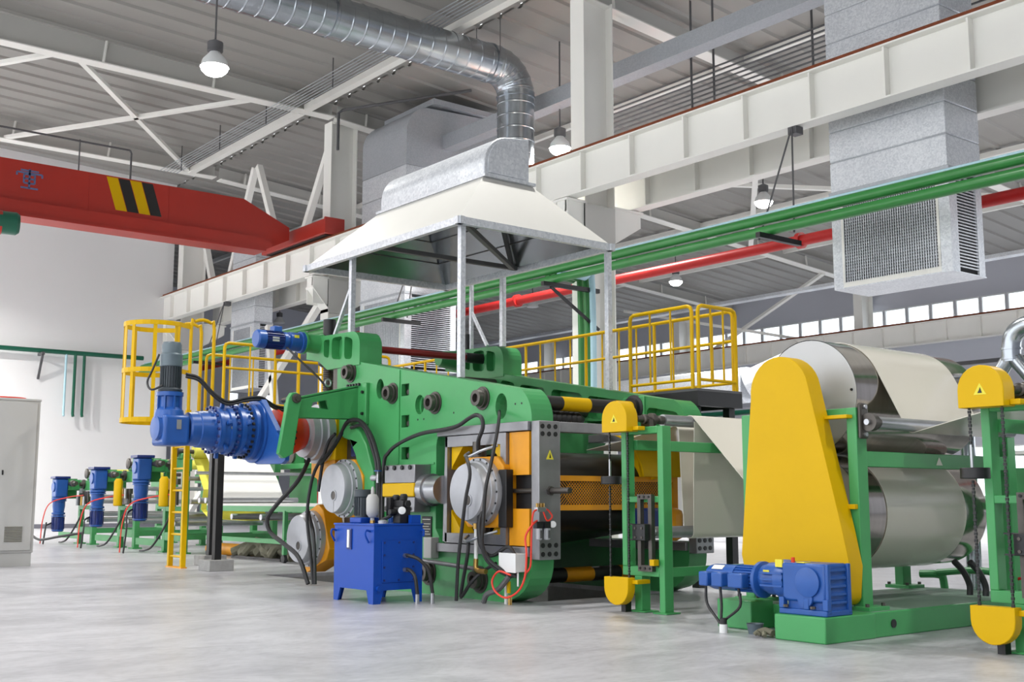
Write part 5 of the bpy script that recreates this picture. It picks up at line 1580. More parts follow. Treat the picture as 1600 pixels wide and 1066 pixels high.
for (x, z), nm in ((UC, 'upper drum'), (LC, 'lower drum')):
    d_ = MB().cyl((x, 8.58, z), (x, 10.60, z), RD, n=96, cap=False).build('drum', 'drum_steel', du)
    d_['label'] = nm
    MB().lathe((x, 8.60, z), (0, -1, 0), [(0, RD - 0.004), (0.018, RD - 0.006), (0.02, RD - 0.02), (0.012, 0.09), (0.05, 0.085), (0.05, 0.05), (0.36, 0.05)], 72).build('drum_end', 'drum_end', d_)
    MB().lathe((x, 10.58, z), (0, 1, 0), [(0, RD - 0.004), (0.018, RD - 0.006), (0.02, 0.09), (0.1, 0.08)], 72).build('drum_end', 'drum_end', d_)
    MB().cyl((x + 0.46, 8.585, z + 0.03), (x + 0.46, 8.57, z + 0.03), 0.012, n=8).build('end_screw', 'black', d_)
    MB().box(x - 0.1, x + 0.1, 8.28, 8.36, z - 0.1, z + 0.1).build('drum_bearing', 'steel_dark', d_, bevel=0.02)
tag(MB().cyl((-5.70, 8.42, 1.735), (-5.70, 10.6, 1.735), 0.055, n=24).build('guide_roller', 'steel'), 'steel guide roller on the right post of the drum frame', 'roller')
pb = thing('pillow_block', 'dark flange bearing carrying the guide roller on the drum frame post', 'bearing', (-5.6, 8.32, 1.74))
MB().box(-5.765, -5.73, 8.24, 8.36, 1.60, 1.90).build('flange', 'steel_dark', pb, bevel=0.03)
MB().lathe((-5.68, 8.28, 1.735), (0, 1, 0), [(0, 0.02), (0.0, 0.075), (0.06, 0.075), (0.065, 0.04), (0.14, 0.04)], 24).build('bearing', 'steel_dark', pb)
MB().cyl((-5.68, 8.29, 1.735), (-5.68, 8.25, 1.735), 0.025, n=14).build('shaft_end', 'steel', pb)
bolts(pb, [(-5.73, 8.30, z) for z in (1.635, 1.865)], (1, 0, 0), 0.018, 0.02, 'steel', 'bolt', 8)

# chain guard
gp = arc(-6.40, 2.02, 0.31, 186, 10, 16) + [(-5.80, 0.85), (-5.74, 0.56), (-5.76, 0.36)] + arc(-5.86, 0.34, 0.1, 0, -70, 4)[1:] + [(-6.55, 0.40)] + arc(-6.73, 0.53, 0.11, 250, 180, 4) + [(-6.86, 0.62)]
cg = thing('chain_guard', 'tall yellow tapered chain guard in front of the drums', 'guard', (-6.35, 8.1, 0.25))
MB().prism(gp, 'y', 8.03, 8.21).build('guard_shell', 'yellow', cg, bevel=0.014)
MB().box(-6.04, -5.80, 8.15, 8.235, 1.77, 1.80).build('guard_tab', 'yellow', cg, bevel=0.004)
MB().box(-5.90, -5.78, 8.19, 8.235, 1.02, 1.06).build('guard_tab', 'yellow', cg, bevel=0.004)

# gear motor
gm_ = thing('gear_motor', 'blue helical gear motor on the green pedestal', 'gear motor', (-6.3, 7.72, 0.2))
gy = 7.72
gb = MB().box(-6.06, -5.64, 7.57, 7.86, 0.30, 0.60).build('gear_case', 'blue', gm_, bevel=0.02)
MB().box(-6.08, -5.62, 7.55, 7.88, 0.20, 0.245).build('gear_foot', 'blue', gm_, bevel=0.008)
MB().box(-6.02, -5.64, 7.60, 7.84, 0.245, 0.30).build('gear_case_base', 'blue', gm_, flat=True)
for x in (-6.08, -5.84, -5.66):
    MB().box(x, x + 0.05, 7.55, 7.60, 0.245, 0.33).build('case_rib', 'blue', gm_, bevel=0.006)
MB().lathe((-5.80, 7.57, 0.455), (0, -1, 0), [(0, 0.115), (0.02, 0.115), (0.025, 0.10)], 28).build('bearing_cover', 'blue', gm_)
MB().lathe((-5.83, 7.57, 0.33), (0, -1, 0), [(0, 0.075), (0.015, 0.07)], 24).build('bearing_cover', 'blue', gm_)
for i in range(5):
    MB().box(-5.645, -5.625, 7.60, 7.82, 0.29 + 0.062 * i, 0.315 + 0.062 * i).build('end_rib', 'blue', gm_, bevel=0.006)
for y in (7.57, 7.83):
    MB().box(-5.645, -5.615, y, y + 0.04, 0.22, 0.60).build('end_post', 'blue', gm_, bevel=0.008)
bolts(gm_, [(-6.0, 7.54, 0.255), (-5.74, 7.54, 0.255)], (0, 0, 1), 0.022, 0.02, 'steel_dark', 'foot_bolt', 6)
MB().lathe((-6.06, gy, 0.455), (-1, 0, 0), [(0, 0.15), (0.05, 0.16), (0.09, 0.16), (0.10, 0.135), (0.22, 0.13), (0.225, 0.115), (0.28, 0.11)], 32).build('reducer_neck', 'blue', gm_)
for i in range(3):
    MB().box(-6.28, -6.06, gy - 0.155, gy - 0.13, 0.40 + 0.05 * i, 0.415 + 0.05 * i).build('neck_rib', 'blue', gm_, flat=True)
MB().lathe((-6.34, gy, 0.44), (-1, 0, 0), [(0, 0.12), (0.015, 0.15), (0.045, 0.15), (0.05, 0.09), (0.06, 0.09)], 32).build('motor_flange', 'blue', gm_)
mb = MB().lathe((-6.40, gy, 0.44), (-1, 0, 0), [(0, 0.098), (0.22, 0.098)], 28)
for i in range(24):
    a = 2 * math.pi * i / 24
    u = Vector((0, math.cos(a), math.sin(a)))
    c = Vector((-6.41, gy, 0.44)) + u * 0.105
    mb.bar(c, c + Vector((-0.2, 0, 0)), 0.007, 0.018, up=u)
mb.build('motor_body', 'blue', gm_)
MB().lathe((-6.62, gy, 0.44), (-1, 0, 0), [(0, 0.11), (0.26, 0.108), (0.31, 0.095), (0.32, 0.07)], 28).build('fan_cowl', 'blue', gm_)
for x0, x1 in ((-6.60, -6.44), (-6.78, -6.66), (-6.92, -6.82)):
    MB().box(x0, x1, gy - 0.19, gy - 0.09, 0.37, 0.49).build('terminal_box', 'blue', gm_, bevel=0.012)
for a in ((-6.13, -6.06, 7.58, 7.60, 0.56, 0.62), (-5.92, -5.84, 7.58, 7.66, 0.601, 0.606), (-6.26, -6.20, 7.585, 7.59, 0.50, 0.53)):
    MB().box(*a).build('yellow_label', 'sticker_yellow', gm_, flat=True)
MB().cyl((-5.98, 7.62, 0.60), (-5.98, 7.62, 0.64), 0.015, n=8).build('breather', 'orange', gm_)
MB().bar((-6.86, gy - 0.068, 0.526), (-6.74, gy - 0.068, 0.526), 0.05, 0.004, up=(0, -0.62, 0.78)).build('rating_label', 'sticker_white', gm_, flat=True)
for k, x in enumerate((-6.88, -6.72, -6.52)):
    tag(MB().tube([(x, gy - 0.14, 0.37), (x + 0.02, gy - 0.15, 0.22), (-6.72 + 0.04 * k, gy - 0.18, 0.10), (-6.66 + 0.02 * k, gy - 0.2, 0.05)], 0.012, 8).build('motor_cable', 'rubber'),
        ['left', 'middle', 'right'][k] + ' black cable dropping from the blue gear motor to the floor', 'cable', 'gear motor cables')
st = thing('cable_stub', 'white conduit stub in the floor taking the motor cables', 'conduit', (-6.64, 7.52, 0))
MB().cyl((-6.64, 7.52, 0.0), (-6.64, 7.52, 0.07), 0.035, n=14).build('stub', 'plastic_white', st)
MB().cyl((-6.64, 7.52, 0.05), (-6.64, 7.52, 0.12), 0.03, n=14).build('tape_wrap', 'rubber', st)
# glove and cup left on the floor
gl = thing('work_glove', 'crumpled brown glove on the floor against the pedestal', 'glove', (-6.2, 7.55, 0))
for a, b, r in (((-6.30, 7.56, 0.03), (-6.14, 7.54, 0.035), 0.028), ((-6.26, 7.52, 0.025), (-6.16, 7.60, 0.03), 0.022), ((-6.20, 7.50, 0.02), (-6.16, 7.46, 0.02), 0.018), ((-6.24, 7.5, 0.02), (-6.27, 7.47, 0.02), 0.017)):
    MB().tube([a, ((a[0] + b[0]) / 2, (a[1] + b[1]) / 2, a[2] + 0.02), b], r, 8, 3).build('finger', 'tarp', gl)
cu = thing('plastic_cup', 'grey plastic cup on the floor under the gear motor', 'cup', (-6.45, 7.62, 0))
MB().lathe((-6.42, 7.66, 0), (0, 0, 1), [(0, 0.055), (0.08, 0.07), (0.085, 0.072), (0.08, 0.062), (0.01, 0.05)], 18, cap=False).build('cup_wall', 'motor_grey', cu)

# water pipes below the drums
wp = thing('water_pipe', 'pale green water pipe loop under the lower drum', 'pipe', (-6.2, 10.5, 0.0))
MB().tube([(-6.9, 10.85, 0.34), (-6.72, 10.9, 0.34), (-6.70, 10.95, 0.28), (-6.70, 10.98, 0.0)], 0.04, 10, 3).build('pipe', 'green_dark', wp)
MB().tube([(-6.72, 10.88, 0.36), (-6.3, 10.9, 0.40), (-6.02, 10.9, 0.36), (-5.96, 10.9, 0.26), (-5.96, 10.9, 0.2)], 0.035, 10, 3).build('pipe', 'green_dark', wp)
for k, x in enumerate((-6.12, -5.96)):
    hose([(x, 10.2, 0.52), (x + 0.03, 10.3, 0.42), (x + 0.05, 10.36, 0.3), (x + 0.05, 10.36, 0.2)], 0.03, ['left', 'right'][k] + ' black hose dropping from the lower drum', grp='hoses under the drums')
vh = tag(MB().tube([(-5.8, 10.7, 0.2), (-5.78, 10.7, 0.34), (-5.72, 10.7, 0.36)], 0.014, 8, 3).build('valve_handle', 'red_pipe'), 'red valve handle on the base plate behind the drums', 'valve')

# ================================================================== PRODUCT WEB
WY0, WY1 = 8.95, 10.22


def tang(c, r, a0, a1, n=24):
    return arc(c[0], c[1], r, a0, a1, n)


web = thing('product_web', 'beige sheet web running over the rollers and around the drums', 'sheet', (-7.4, 9.6, 0.7))
rS = RD + 0.006
MB().sheet([(-9.9, 1.66), (-9.6, 1.70), (-9.2, 1.76), (-8.8, 1.84)] + tang((-8.52, 1.80), 0.065, 95, 0, 6) + [(-8.44, 1.4), (-8.405, 0.77)] + tang((-8.34, 0.77), 0.066, 180, 360, 10) + [(-8.26, 1.3), (-8.235, 1.9)], WY0, WY1, 0.006).build('slack_loop', 'sheet', web)
MB().sheet(tang((-8.30, 1.90), 0.066, 180, 45, 8) + [(-7.57, 1.27)] + tang(LC, rS, 222, 448, 36), WY0, WY1, 0.006).build('lower_wrap', 'sheet', web)
MB().sheet(tang(UC, rS, 268, 27.3, 48) + tang((-5.70, 1.735), 0.062, 207.3, 285, 6) + [(-4.40, 1.955)] + [(-4.27, 1.967)], WY0, WY1, 0.006).build('upper_wrap', 'sheet', web)
MB().sheet([(-4.25, 1.90), (-4.24, 1.4), (-4.25, 0.8)], WY0, WY1, 0.006).build('outlet_web', 'sheet', web)

# ================================================================== RIGHT BACKGROUND
yd = thing('branch_duct', 'shiny Y shaped spiral duct standing at the right edge', 'duct', (-6.0, 11.4, 1.6))
MB().cyl((-5.98, 11.2, 2.54), (-6.50, 11.2, 1.86), 0.075, n=24).build('left_leg', 'duct_steel', yd)
MB().cyl((-5.96, 11.2, 2.54), (-5.46, 11.2, 1.86), 0.075, n=24).build('right_leg', 'duct_steel', yd)
MB().tube([(-5.97, 11.2, 2.48), (-5.97, 11.2, 2.62), (-5.94, 11.2, 2.74), (-5.84, 11.2, 2.82), (-5.66, 11.2, 2.84), (-5.0, 11.2, 2.84)], 0.095, 20, 4).build('elbow', 'duct_steel', yd)
for z in (2.50, 2.60):
    MB().lathe((-5.97, 11.2, z), (0, 0, 1), [(0, 0.105), (0.02, 0.105)], 24).build('collar', 'duct_steel', yd)
for xx in (-6.50, -5.46):
    MB().cyl((xx, 11.2, 0.0), (xx, 11.2, 1.9), 0.075, n=20).build('stand_pipe', 'duct_steel', yd)
bm_ = thing('background_machine', 'green machine bench with steel rollers beyond the right dancer frame', 'machine', (-6.2, 13.0, 0))
MB().box(-6.9, -4.2, 12.6, 12.8, 1.05, 1.45).build('side_beam', 'green_dark', bm_, bevel=0.01)
MB().box(-6.9, -4.2, 14.2, 14.4, 0.35, 0.95).build('side_beam', 'green_dark', bm_, bevel=0.01)
for x in (-6.8, -4.6):
    for y in (12.6, 14.2):
        MB().box(x, x + 0.15, y, y + 0.15, 0.0, 1.05).build('leg', 'green_dark', bm_, bevel=0.01)
for i in range(4):
    MB().cyl((-6.6 + 0.55 * i, 12.8, 1.5), (-6.6 + 0.55 * i, 14.4, 1.5), 0.06, n=16).build('bench_roller', 'steel', bm_)
MB().box(-6.9, -4.2, 12.5, 14.4, 1.60, 1.64).build('bench_sheet', 'cloth_white', bm_, flat=True)
# ================================================================== PLATFORM AND RAILINGS
ZP = 2.5
pf = thing('work_platform', 'black steel access platform behind the press', 'platform', (-14.0, 11.3, 0))
MB().box(-18.85, -17.15, 7.72, 11.8, ZP - 0.03, ZP).build('deck', 'grey_dark', pf, flat=True)
MB().box(-17.15, -10.0, 10.95, 11.8, ZP - 0.03, ZP).build('deck', 'grey_dark', pf, flat=True)
for a in ((-18.85, -17.15, 7.72, 7.80), (-17.23, -17.15, 7.80, 11.0), (-18.85, -18.77, 7.80, 11.8), (-17.15, -10.0, 10.95, 11.03), (-17.15, -10.0, 11.72, 11.80), (-10.08, -10.0, 11.03, 11.72)):
    MB().box(*a, ZP - 0.22, ZP - 0.03).build('edge_channel', 'black', pf, flat=True)
for x, y in ((-17.2, 7.78), (-18.7, 8.35), (-17.2, 11.4), (-18.7, 11.4), (-10.15, 11.05), (-10.15, 11.7), (-14.0, 11.7)):
    z0 = 0.17 if y < 9 else 0.0
    MB().box(x - 0.055, x + 0.055, y - 0.055, y + 0.055, z0, ZP - 0.22).build('support_post', 'black', pf, flat=True)
for x, y, lb in ((-17.2, 7.78, 'concrete block under the black post right of the ladder'), (-18.7, 8.35, 'concrete block under the black post behind the ladder')):
    tag(MB().box(x - 0.21, x + 0.21, y - 0.2, y + 0.2, 0.0, 0.17).build('concrete_block', 'concrete', bevel=0.008), lb, 'concrete block', 'platform footings')


def railing(p, q, label, zt=3.58, gap=0.34, gate=False, post_every=3, mid=False, taller=0.0):
    """straight railing from p to q (x,y): rails, posts, balusters"""
    P, Q = Vector((p[0], p[1], 0)), Vector((q[0], q[1], 0))
    t = thing('guard_railing', label, 'railing', (p[0], p[1], ZP), 'yellow platform railings')
    L_ = (Q - P).length
    d = (Q - P) / L_
    zt += taller
    c = 0.07
    u = Vector((0, 0, 1))
    pts = [P + u * ZP, P + u * (zt - c), P + d * c * 0.3 + u * (zt - c * 0.3), P + d * c + u * zt, Q - d * c + u * zt, Q - d * c * 0.3 + u * (zt - c * 0.3), Q + u * (zt - c), Q + u * ZP]
    MB().tube(pts, 0.026, 10, 1).build('outer_rail', 'yellow', t)
    if taller:
        MB().cyl(P + u * (zt - taller - 0.0), Q + u * (zt - taller), 0.02, n=8).build('upper_rail', 'yellow', t)
    MB().cyl(P + u * (ZP + 0.12), Q + u * (ZP + 0.12), 0.02, n=8).build('bottom_rail', 'yellow', t)
    if mid:
        MB().cyl(P + u * (ZP + 0.68), Q + u * (ZP + 0.68), 0.022, n=8).build('middle_rail', 'yellow', t)
    n = max(1, int(round(L_ / gap)))
    for i in range(1, n):
        thick = i % post_every == 0
        b = P + d * (L_ * i / n)
        ztop = zt - taller
        MB().cyl(b + u * (ZP if thick else ZP + 0.12), b + u * ztop, 0.024 if thick else 0.014, n=8).build('post' if thick else 'baluster', 'yellow', t)
    return t


railing((-17.2, 7.80), (-17.2, 10.9), 'yellow railing of the left platform behind the blue gearbox', mid=True, gap=0.42)
railing((-18.8, 8.2), (-18.8, 11.7), 'yellow railing along the far side of the left platform', gap=0.42)
railing((-18.8, 11.76), (-10.1, 11.76), 'long yellow railing rising to the right behind the press', gap=0.36, post_every=4, mid=True)
railing((-11.25, 10.99), (-10.12, 10.99), 'short yellow railing panel on the near platform edge', gap=0.42)
railing((-10.04, 11.02), (-10.04, 11.74), 'yellow end gate of the platform at right', gap=0.24)

# ---- ladder with safety cage
ld = thing('ladder', 'yellow vertical ladder with round safety cage', 'ladder', (-18.38, 7.62, 0))
for x in (-18.64, -18.12):
    MB().box(x - 0.03, x + 0.03, 7.58, 7.66, 0, ZP + 0.05).build('stile', 'yellow', ld, flat=True)
k = 0
z = 0.18
while z < ZP:
    MB().cyl((-18.64, 7.62, z), (-18.12, 7.62, z), 0.018, n=8).build('rung', 'yellow', ld)
    z += 0.355
for x in (-18.64, -18.12):
    MB().tube([(x, 7.62, ZP), (x, 7.62, ZP + 1.42), (x, 7.68, ZP + 1.52), (x, 7.82, ZP + 1.56), (x, 7.96, ZP + 1.52), (x, 8.02, ZP + 1.42), (x, 8.02, ZP)], 0.03, 8, 2).build('hand_loop', 'yellow', ld)
cgx, cgy, cr_ = -18.38, 7.12, 0.50


def hoop(z):
    mb = MB()
    pts = [(-18.12, 7.60)] + [(cgx + cr_ * math.cos(rad(a)), cgy + cr_ * math.sin(rad(a))) for a in range(25, -206, -14)] + [(-18.64, 7.60)]
    for i in range(len(pts) - 1):
        a, b = pts[i], pts[i + 1]
        mb.bar((a[0], a[1], z), (b[0], b[1], z), 0.012, 0.075)
    mb.build('cage_hoop', 'yellow', ld, flat=True)


for z in (2.36, 3.16, 3.92):
    hoop(z)
for a in (20, -22, -65, -90, -118, -160, -200):
    x, y = cgx + (cr_ - 0.012) * math.cos(rad(a)), cgy + (cr_ - 0.012) * math.sin(rad(a))
    t_ = Vector((-math.sin(rad(a)), math.cos(rad(a)), 0))
    MB().bar((x, y, 2.33), (x, y, 3.95), 0.012, 0.09 if a in (-90, -118) else 0.06, up=t_).build('cage_strap', 'yellow', ld, flat=True)
MB().box(-18.7, -18.06, 7.57, 7.67, 0, 0.02).build('base_foot', 'amber', ld, flat=True)

# ================================================================== CONTROL CABINET
cb_ = thing('control_cabinet', 'tall light grey control cabinet at the left edge', 'cabinet', (-20.6, 5.2, 0))
MB().box(-20.95, -20.32, 4.3, 5.93, 0.22, 2.74).build('body', 'grey_cabinet', cb_, bevel=0.01)
MB().box(-20.93, -20.34, 4.32, 5.91, 0.0, 0.22).build('plinth', 'grey_cabinet', cb_, flat=True)
MB().box(-20.32, -20.295, 4.35, 5.88, 0.26, 2.71).build('door', 'grey_cabinet', cb_, bevel=0.008)
MB().box(-20.95, -20.31, 4.3, 5.94, 2.74, 2.78).build('roof_cap', 'grey_cabinet', cb_, bevel=0.008)
lvp = MB().box(-20.297, -20.288, 5.44, 5.74, 0.40, 0.67).build('vent_panel', 'grey_cabinet', cb_, flat=True)
for i in range(10):
    z = 0.415 + 0.0255 * i
    MB().bar((-20.285, 5.45, z), (-20.285, 5.73, z), 0.016, 0.008, up=(0.5, 0, 1)).build('vent_slat', 'tarp', lvp, flat=True)
MB().box(-20.294, -20.28, 5.36, 5.38, 1.50, 1.58).build('handle', 'black', cb_, flat=True)
tag(MB().tube([(-20.6, 5.0 + 0.28 * math.cos(a), 2.79 + 0.01 * (i % 2)) if False else (-20.6 + 0.2 * math.cos(a), 5.45 + 0.3 * math.sin(a), 2.795) for i, a in enumerate([2 * math.pi * k / 14 for k in range(14)])], 0.016, 6, 2, True).build('hose_coil', 'hose_red'), 'coil of red hose lying on top of the grey cabinet', 'hose')

# ================================================================== LET-OFF STANDS


def letoff(x, y, zt, label, near=False, cloth=False):
    t = thing('let_off_stand', label, 'unwind stand', (x, y, 0), 'let-off stands in a row')
    zb = zt - 1.37
    # upright gear motor
    g = MB().lathe((x, y, zt - 0.95), (0, 0, 1), [(0, 0.12), (0.02, 0.16), (0.05, 0.16), (0.06, 0.13), (0.2, 0.15), (0.36, 0.15), (0.38, 0.18), (0.42, 0.18), (0.43, 0.15)], 22)
    g.build('reducer', 'blue', t)
    MB().box(x - 0.17, x + 0.17, y - 0.14, y + 0.16, zt - 0.52, zt - 0.06).build('bevel_box', 'blue', t, bevel=0.03)
    MB().lathe((x, y - 0.14, zt - 0.26), (0, -1, 0), [(0, 0.13), (0.03, 0.12)], 18).build('bevel_cover', 'blue', t)
    MB().box(x - 0.2, x + 0.2, y - 0.18, y + 0.2, zt - 0.06, zt).build('top_plate', 'blue_dark', t, bevel=0.01)
    MB().lathe((x, y, zb), (0, 0, 1), [(0, 0.12), (0.02, 0.135), (0.38, 0.135), (0.45, 0.125)], 22).build('motor', 'blue_dark', t)
    MB().box(x - 0.19, x - 0.12, y - 0.06, y + 0.06, zb + 0.2, zb + 0.34).build('terminal_box', 'blue_dark', t, bevel=0.01)
    # green frame: near side and far side
    for dy in (0.45, 2.45):
        ya, yb = y + dy, y + dy + 0.12
        for px in (x + 0.1, x + 1.05):
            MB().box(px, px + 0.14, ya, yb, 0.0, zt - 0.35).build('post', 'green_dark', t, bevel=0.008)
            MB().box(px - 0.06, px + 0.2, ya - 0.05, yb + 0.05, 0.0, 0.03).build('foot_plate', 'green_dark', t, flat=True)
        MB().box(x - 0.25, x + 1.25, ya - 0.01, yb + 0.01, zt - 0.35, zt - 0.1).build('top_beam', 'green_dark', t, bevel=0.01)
        MB().box(x + 0.24, x + 1.05, ya, yb, 0.25, 0.42).build('lower_beam', 'green_dark', t, bevel=0.008)
        MB().box(x + 0.24, x + 1.05, ya, yb, 0.85, 0.95).build('middle_beam', 'green_dark', t, bevel=0.008)
        MB().box(x + 0.75, x + 1.1, ya - 0.05, yb + 0.05, zt - 0.1, zt + 0.02).build('bearing_seat', 'green_dark', t, bevel=0.03)
    for zz, rr in ((zt - 1.0, 0.17), (zt - 0.62, 0.18), (zb + 0.02, 0.145), (zb + 0.42, 0.16)):
        MB().lathe((x, y, zz), (0, 0, 1), [(0, rr), (0.03, rr)], 22).build('flange_ring', 'blue', t)
    for i in range(10):
        a = 2 * math.pi * i / 10
        MB().bar((x + 0.14 * math.cos(a), y + 0.14 * math.sin(a), zb + 0.06), (x + 0.14 * math.cos(a), y + 0.14 * math.sin(a), zb + 0.36), 0.02, 0.03, up=(math.cos(a), math.sin(a), 0)).build('cooling_fin', 'blue_dark', t, flat=True)
    MB().box(x - 1.4, x + 0.1, y + 0.46, y + 0.56, 0.12, 0.26).build('floor_beam', 'green_dark', t, flat=True)
    MB().box(x + 0.3, x + 1.0, y + 0.38, y + 0.45, zt - 0.62, zt - 0.5).build('valve_rail', 'steel_dark', t, flat=True)
    for i in range(4):
        MB().cyl((x + 0.36 + 0.16 * i, y + 0.34, zt - 0.72), (x + 0.36 + 0.16 * i, y + 0.34, zt - 0.5), 0.035, n=10).build('pneumatic_valve', ('cast_alu', 'black', 'brass', 'steel')[i], t)
    MB().lathe((x + 0.5, y + 0.45, zt - 0.2), (0, -1, 0), [(0, 0.12), (0.05, 0.12), (0.06, 0.05), (0.12, 0.05)], 16).build('hand_wheel', 'steel_dark', t)
    MB().box(x - 0.28, x - 0.22, y - 0.1, y + 0.5, zt - 0.55, zt - 0.05).build('motor_bracket', 'green_dark', t, flat=True)
    MB().box(x - 0.25, x + 0.15, y + 0.16, y + 0.5, zt - 0.34, zt - 0.08).build('motor_arm', 'green', t, bevel=0.02)
    for px in (x + 0.12, x + 1.08):
        MB().box(px, px + 0.1, y + 0.57, y + 2.45, 0.28, 0.38).build('cross_beam', 'green_dark', t, flat=True)
    MB().lathe((x + 0.15, y + 0.2, zt - 0.18), (1, 0, 0), [(0, 0.05), (0.18, 0.05), (0.19, 0.08), (0.3, 0.08), (0.31, 0.05), (0.5, 0.05)], 14).build('drive_shaft', 'steel_dark', t)
    MB().lathe((x + 0.95, y + 0.3, zt + 0.06), (0, 1, 0), [(0, 0.06), (0.02, 0.12), (0.06, 0.12), (0.07, 0.05), (0.2, 0.05)], 18).build('chuck', 'steel_dark', t)
    # rolls
    rl = MB().cyl((x + 0.95, y + 0.5, zt + 0.06), (x + 0.95, y + 2.75, zt + 0.06), 0.045, n=14).build('roll_shaft', 'steel_dark', t)
    MB().cyl((x + 0.95, y + 0.72, zt + 0.06), (x + 0.95, y + 2.25, zt + 0.06), 0.11 if not cloth else 0.13, n=24).build('roll', 'cloth_yellow', rl)
    for px, pz, r in ((x + 1.2, zt - 0.5, 0.045), (x + 1.4, 1.05, 0.05), (x + 1.1, 0.75, 0.06), (x + 0.6, 0.6, 0.06)):
        MB().cyl((px, y + 0.5, pz), (px, y + 2.5, pz), r, n=14).build('guide_roller', 'steel', t)
    for zz, dxx in ((1.25, 0.4), (1.0, 0.7)):
        MB().box(x + dxx, x + dxx + 0.12, y + 0.36, y + 0.46, zz, zz + 0.12).build('pneumatic_valve', 'cast_alu', t, flat=True)
    MB().box(x + 0.35, x + 0.95, y + 0.40, y + 0.44, 0.98, 1.3).build('valve_panel', 'steel_dark', t, flat=True)
    if near:
        MB().lathe((x + 0.62, y + 0.25, 0.95), (0, 0, 1), [(0, 0.08), (0.02, 0.1), (0.55, 0.1), (0.62, 0.06)], 18).build('yellow_cylinder', 'yellow', t)
    return t


letoff(-24.0, 9.12, 2.02, 'nearest let-off stand with tall blue motor next to the ladder', True, True)
letoff(-27.0, 9.25, 1.84, 'middle let-off stand of the row with blue motor', True)
letoff(-30.0, 9.32, 1.67, 'furthest let-off stand of the row nearest the cabinet')
for k, (x, y, zt) in enumerate(((-24.0, 9.12, 2.02), (-27.0, 9.25, 1.84), (-30.0, 9.32, 1.67))):
    wd_ = ['nearest', 'middle', 'furthest'][k]
    hose([(x + 0.75, y + 0.35, 1.2), (x + 0.4, y + 0.1, 1.15), (x + 0.1, y - 0.25, 1.0), (x + 0.1, y - 0.4, 0.6), (x + 0.15, y - 0.45, 0.02)], 0.014, 'red air hose arching to the floor at the %s let-off stand' % wd_, 'hose_red', grp='red hoses at the let-off stands')
    hose([(x - 0.15, y, zt - 1.1), (x + 0.05, y - 0.28, zt - 1.2), (x + 0.22, y - 0.35, 0.5), (x + 0.28, y - 0.42, 0.01)], 0.02, 'black cable dropping to the floor at the %s let-off stand' % wd_, grp='cables at the let-off stands')
    hose([(x + 0.9, y + 0.35, 0.9), (x + 0.8, y + 0.2, 0.5), (x + 0.5, y + 0.1, 0.15), (x + 0.1, y + 0.1, 0.05), (x - 0.3, y + 0.15, 0.03)], 0.022, 'black hose bundle lying behind the motor of the %s let-off stand' % wd_, grp='floor hoses at the let-off stands')
hose([(-30.9, 8.7, 0.02), (-30.85, 8.7, 0.25), (-30.5, 8.75, 0.3), (-29.9, 8.85, 0.12), (-29.2, 9.1, 0.2), (-28.6, 9.5, 0.3)], 0.03, 'thick black hoses rising from the floor beside the cabinet', grp='floor hoses at the let-off stands')

# ---- cloth webs from the nearest stand
tag(MB().sheet([(-22.98, 2.2), (-22.92, 2.14), (-22.2, 1.5), (-21.9, 1.12), (-21.6, 1.05)], 10.0, 11.35, 0.008).build('liner_cloth', 'cloth_white'), 'white cloth web sloping down from the yellow roll to the table', 'cloth')
tag(MB().sheet([(-23.1, 2.0), (-22.75, 1.6), (-22.5, 1.3), (-22.6, 0.9), (-22.2, 0.72), (-20.5, 0.70)], 9.85, 11.2, 0.008).build('liner_cloth', 'cloth_yellow'), 'yellow cloth web hanging under the white one', 'cloth')

# ---- run-in table on castors
tb = thing('run_in_table', 'green wheeled table with pale sheet top behind the gearbox', 'table', (-18.4, 10.4, 0))
MB().box(-21.8, -15.3, 9.62, 11.4, 0.98, 1.02).build('top_sheet', 'cloth_white', tb, flat=True)
for y in (9.62, 11.34):
    MB().box(-21.8, -15.3, y, y + 0.06, 0.88, 0.98).build('side_rail', 'green', tb, flat=True)
    MB().box(-21.8, -18.4, y, y + 0.05, 0.32, 0.40).build('lower_rail', 'green', tb, flat=True)
for x in (-21.7, -18.55):
    for y in (9.6, 11.34):
        lg = MB().box(x, x + 0.07, y, y + 0.07, 0.14, 0.90).build('leg', 'green', tb, flat=True)
        MB().cyl((x + 0.035, y + 0.0, 0.07), (x + 0.035, y + 0.06, 0.07), 0.07, n=16).build('castor', 'rubber', lg)
for x in (-21.9, -21.6, -20.4, -19.2):
    MB().cyl((x, 9.5, 1.08 if x < -21 else 0.78), (x, 11.5, 1.08 if x < -21 else 0.78), 0.055, n=16).build('roller', 'steel', tb)
MB().cyl((-22.0, 9.45, 1.62), (-22.0, 12.2, 1.62), 0.035, n=12).build('roller', 'steel', tb)
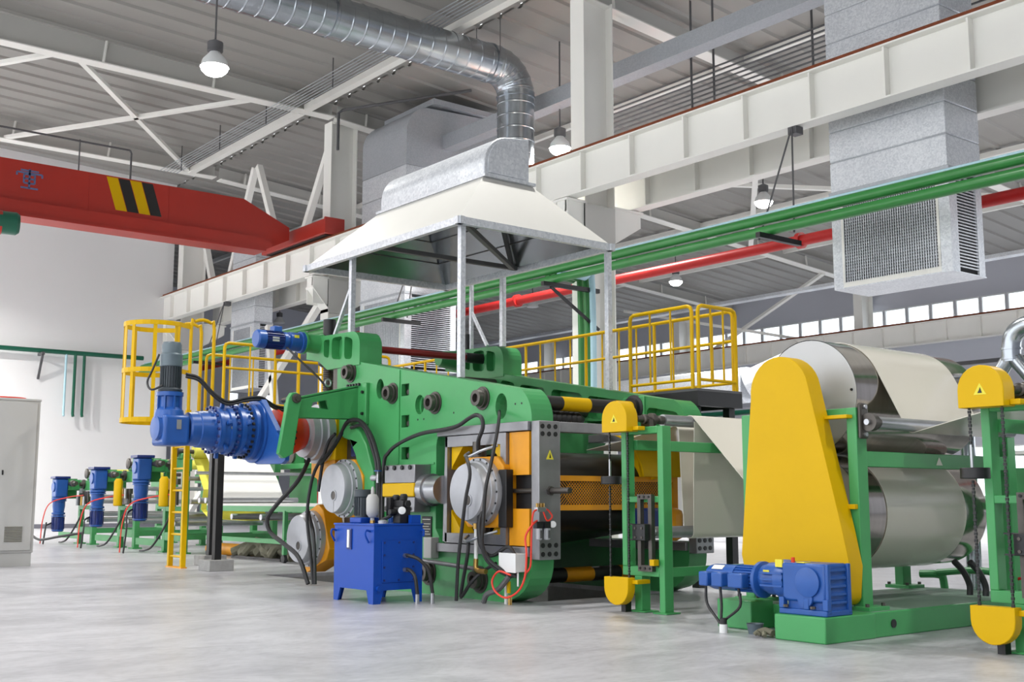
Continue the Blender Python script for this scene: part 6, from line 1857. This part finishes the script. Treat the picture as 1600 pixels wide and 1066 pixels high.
MB().box(-16.2, -15.2, 9.6, 11.4, 0.90, 0.98).build('end_chute', 'steel_dark', tb, flat=True)
ts = thing('roll_stand', 'green roll stand with chuck at the far end of the yellow roll', 'stand', (-22.6, 12.3, 0))
MB().box(-23.3, -22.3, 12.2, 12.35, 0, 1.75).build('post', 'green', ts, bevel=0.01)
MB().box(-23.4, -21.9, 11.9, 12.4, 1.75, 1.86).build('top_plate', 'green', ts, bevel=0.01)
MB().lathe((-22.9, 12.0, 2.05), (0, 1, 0), [(0, 0.16), (0.05, 0.16), (0.06, 0.1), (0.3, 0.1), (0.31, 0.2), (0.36, 0.2)], 20).build('chuck', 'steel_dark', ts)
MB().box(-23.0, -22.8, 12.05, 12.3, 1.86, 2.1).build('chuck_block', 'green', ts, bevel=0.02)

# ---- tarpaulin bundle and yellow tube under the table
random.seed(3)
tp_ = thing('tarpaulin_bundle', 'crumpled olive tarpaulin bundle on the floor under the table', 'tarpaulin', (-19.8, 9.9, 0))
for i in range(7):
    a = -20.6 + 0.26 * i
    MB().tube([(a - 0.25, 9.8 + random.uniform(-.1, .15), 0.10), (a, 9.95 + random.uniform(-.15, .15), 0.22 + random.uniform(-.05, .1)), (a + 0.3, 9.9 + random.uniform(-.15, .15), 0.18), (a + 0.55, 9.95, 0.09)], 0.09 + 0.03 * (i % 2), 9, 4).build('fold', 'tarp', tp_)
MB().box(-20.9, -18.9, 9.75, 10.2, 0.0, 0.05).build('pallet_board', 'black', tp_, flat=True)
tag(MB().cyl((-22.4, 10.0, 0.12), (-20.9, 10.1, 0.12), 0.12, n=20).build('core_tube', 'amber'), 'yellow cardboard core lying under the table', 'tube')

# ---- red and white fire cabinet by the columns
fc = thing('fire_cabinet', 'red and white fire point cabinet far behind the table', 'cabinet', (-30.8, 17.2, 0))
MB().box(-31.3, -30.4, 17.0, 17.4, 0.0, 2.3).build('body', 'plastic_white', fc, flat=True)
MB().box(-31.0, -30.65, 16.97, 17.0, 0.3, 2.2).build('door_panel', 'red_pipe', fc, flat=True)
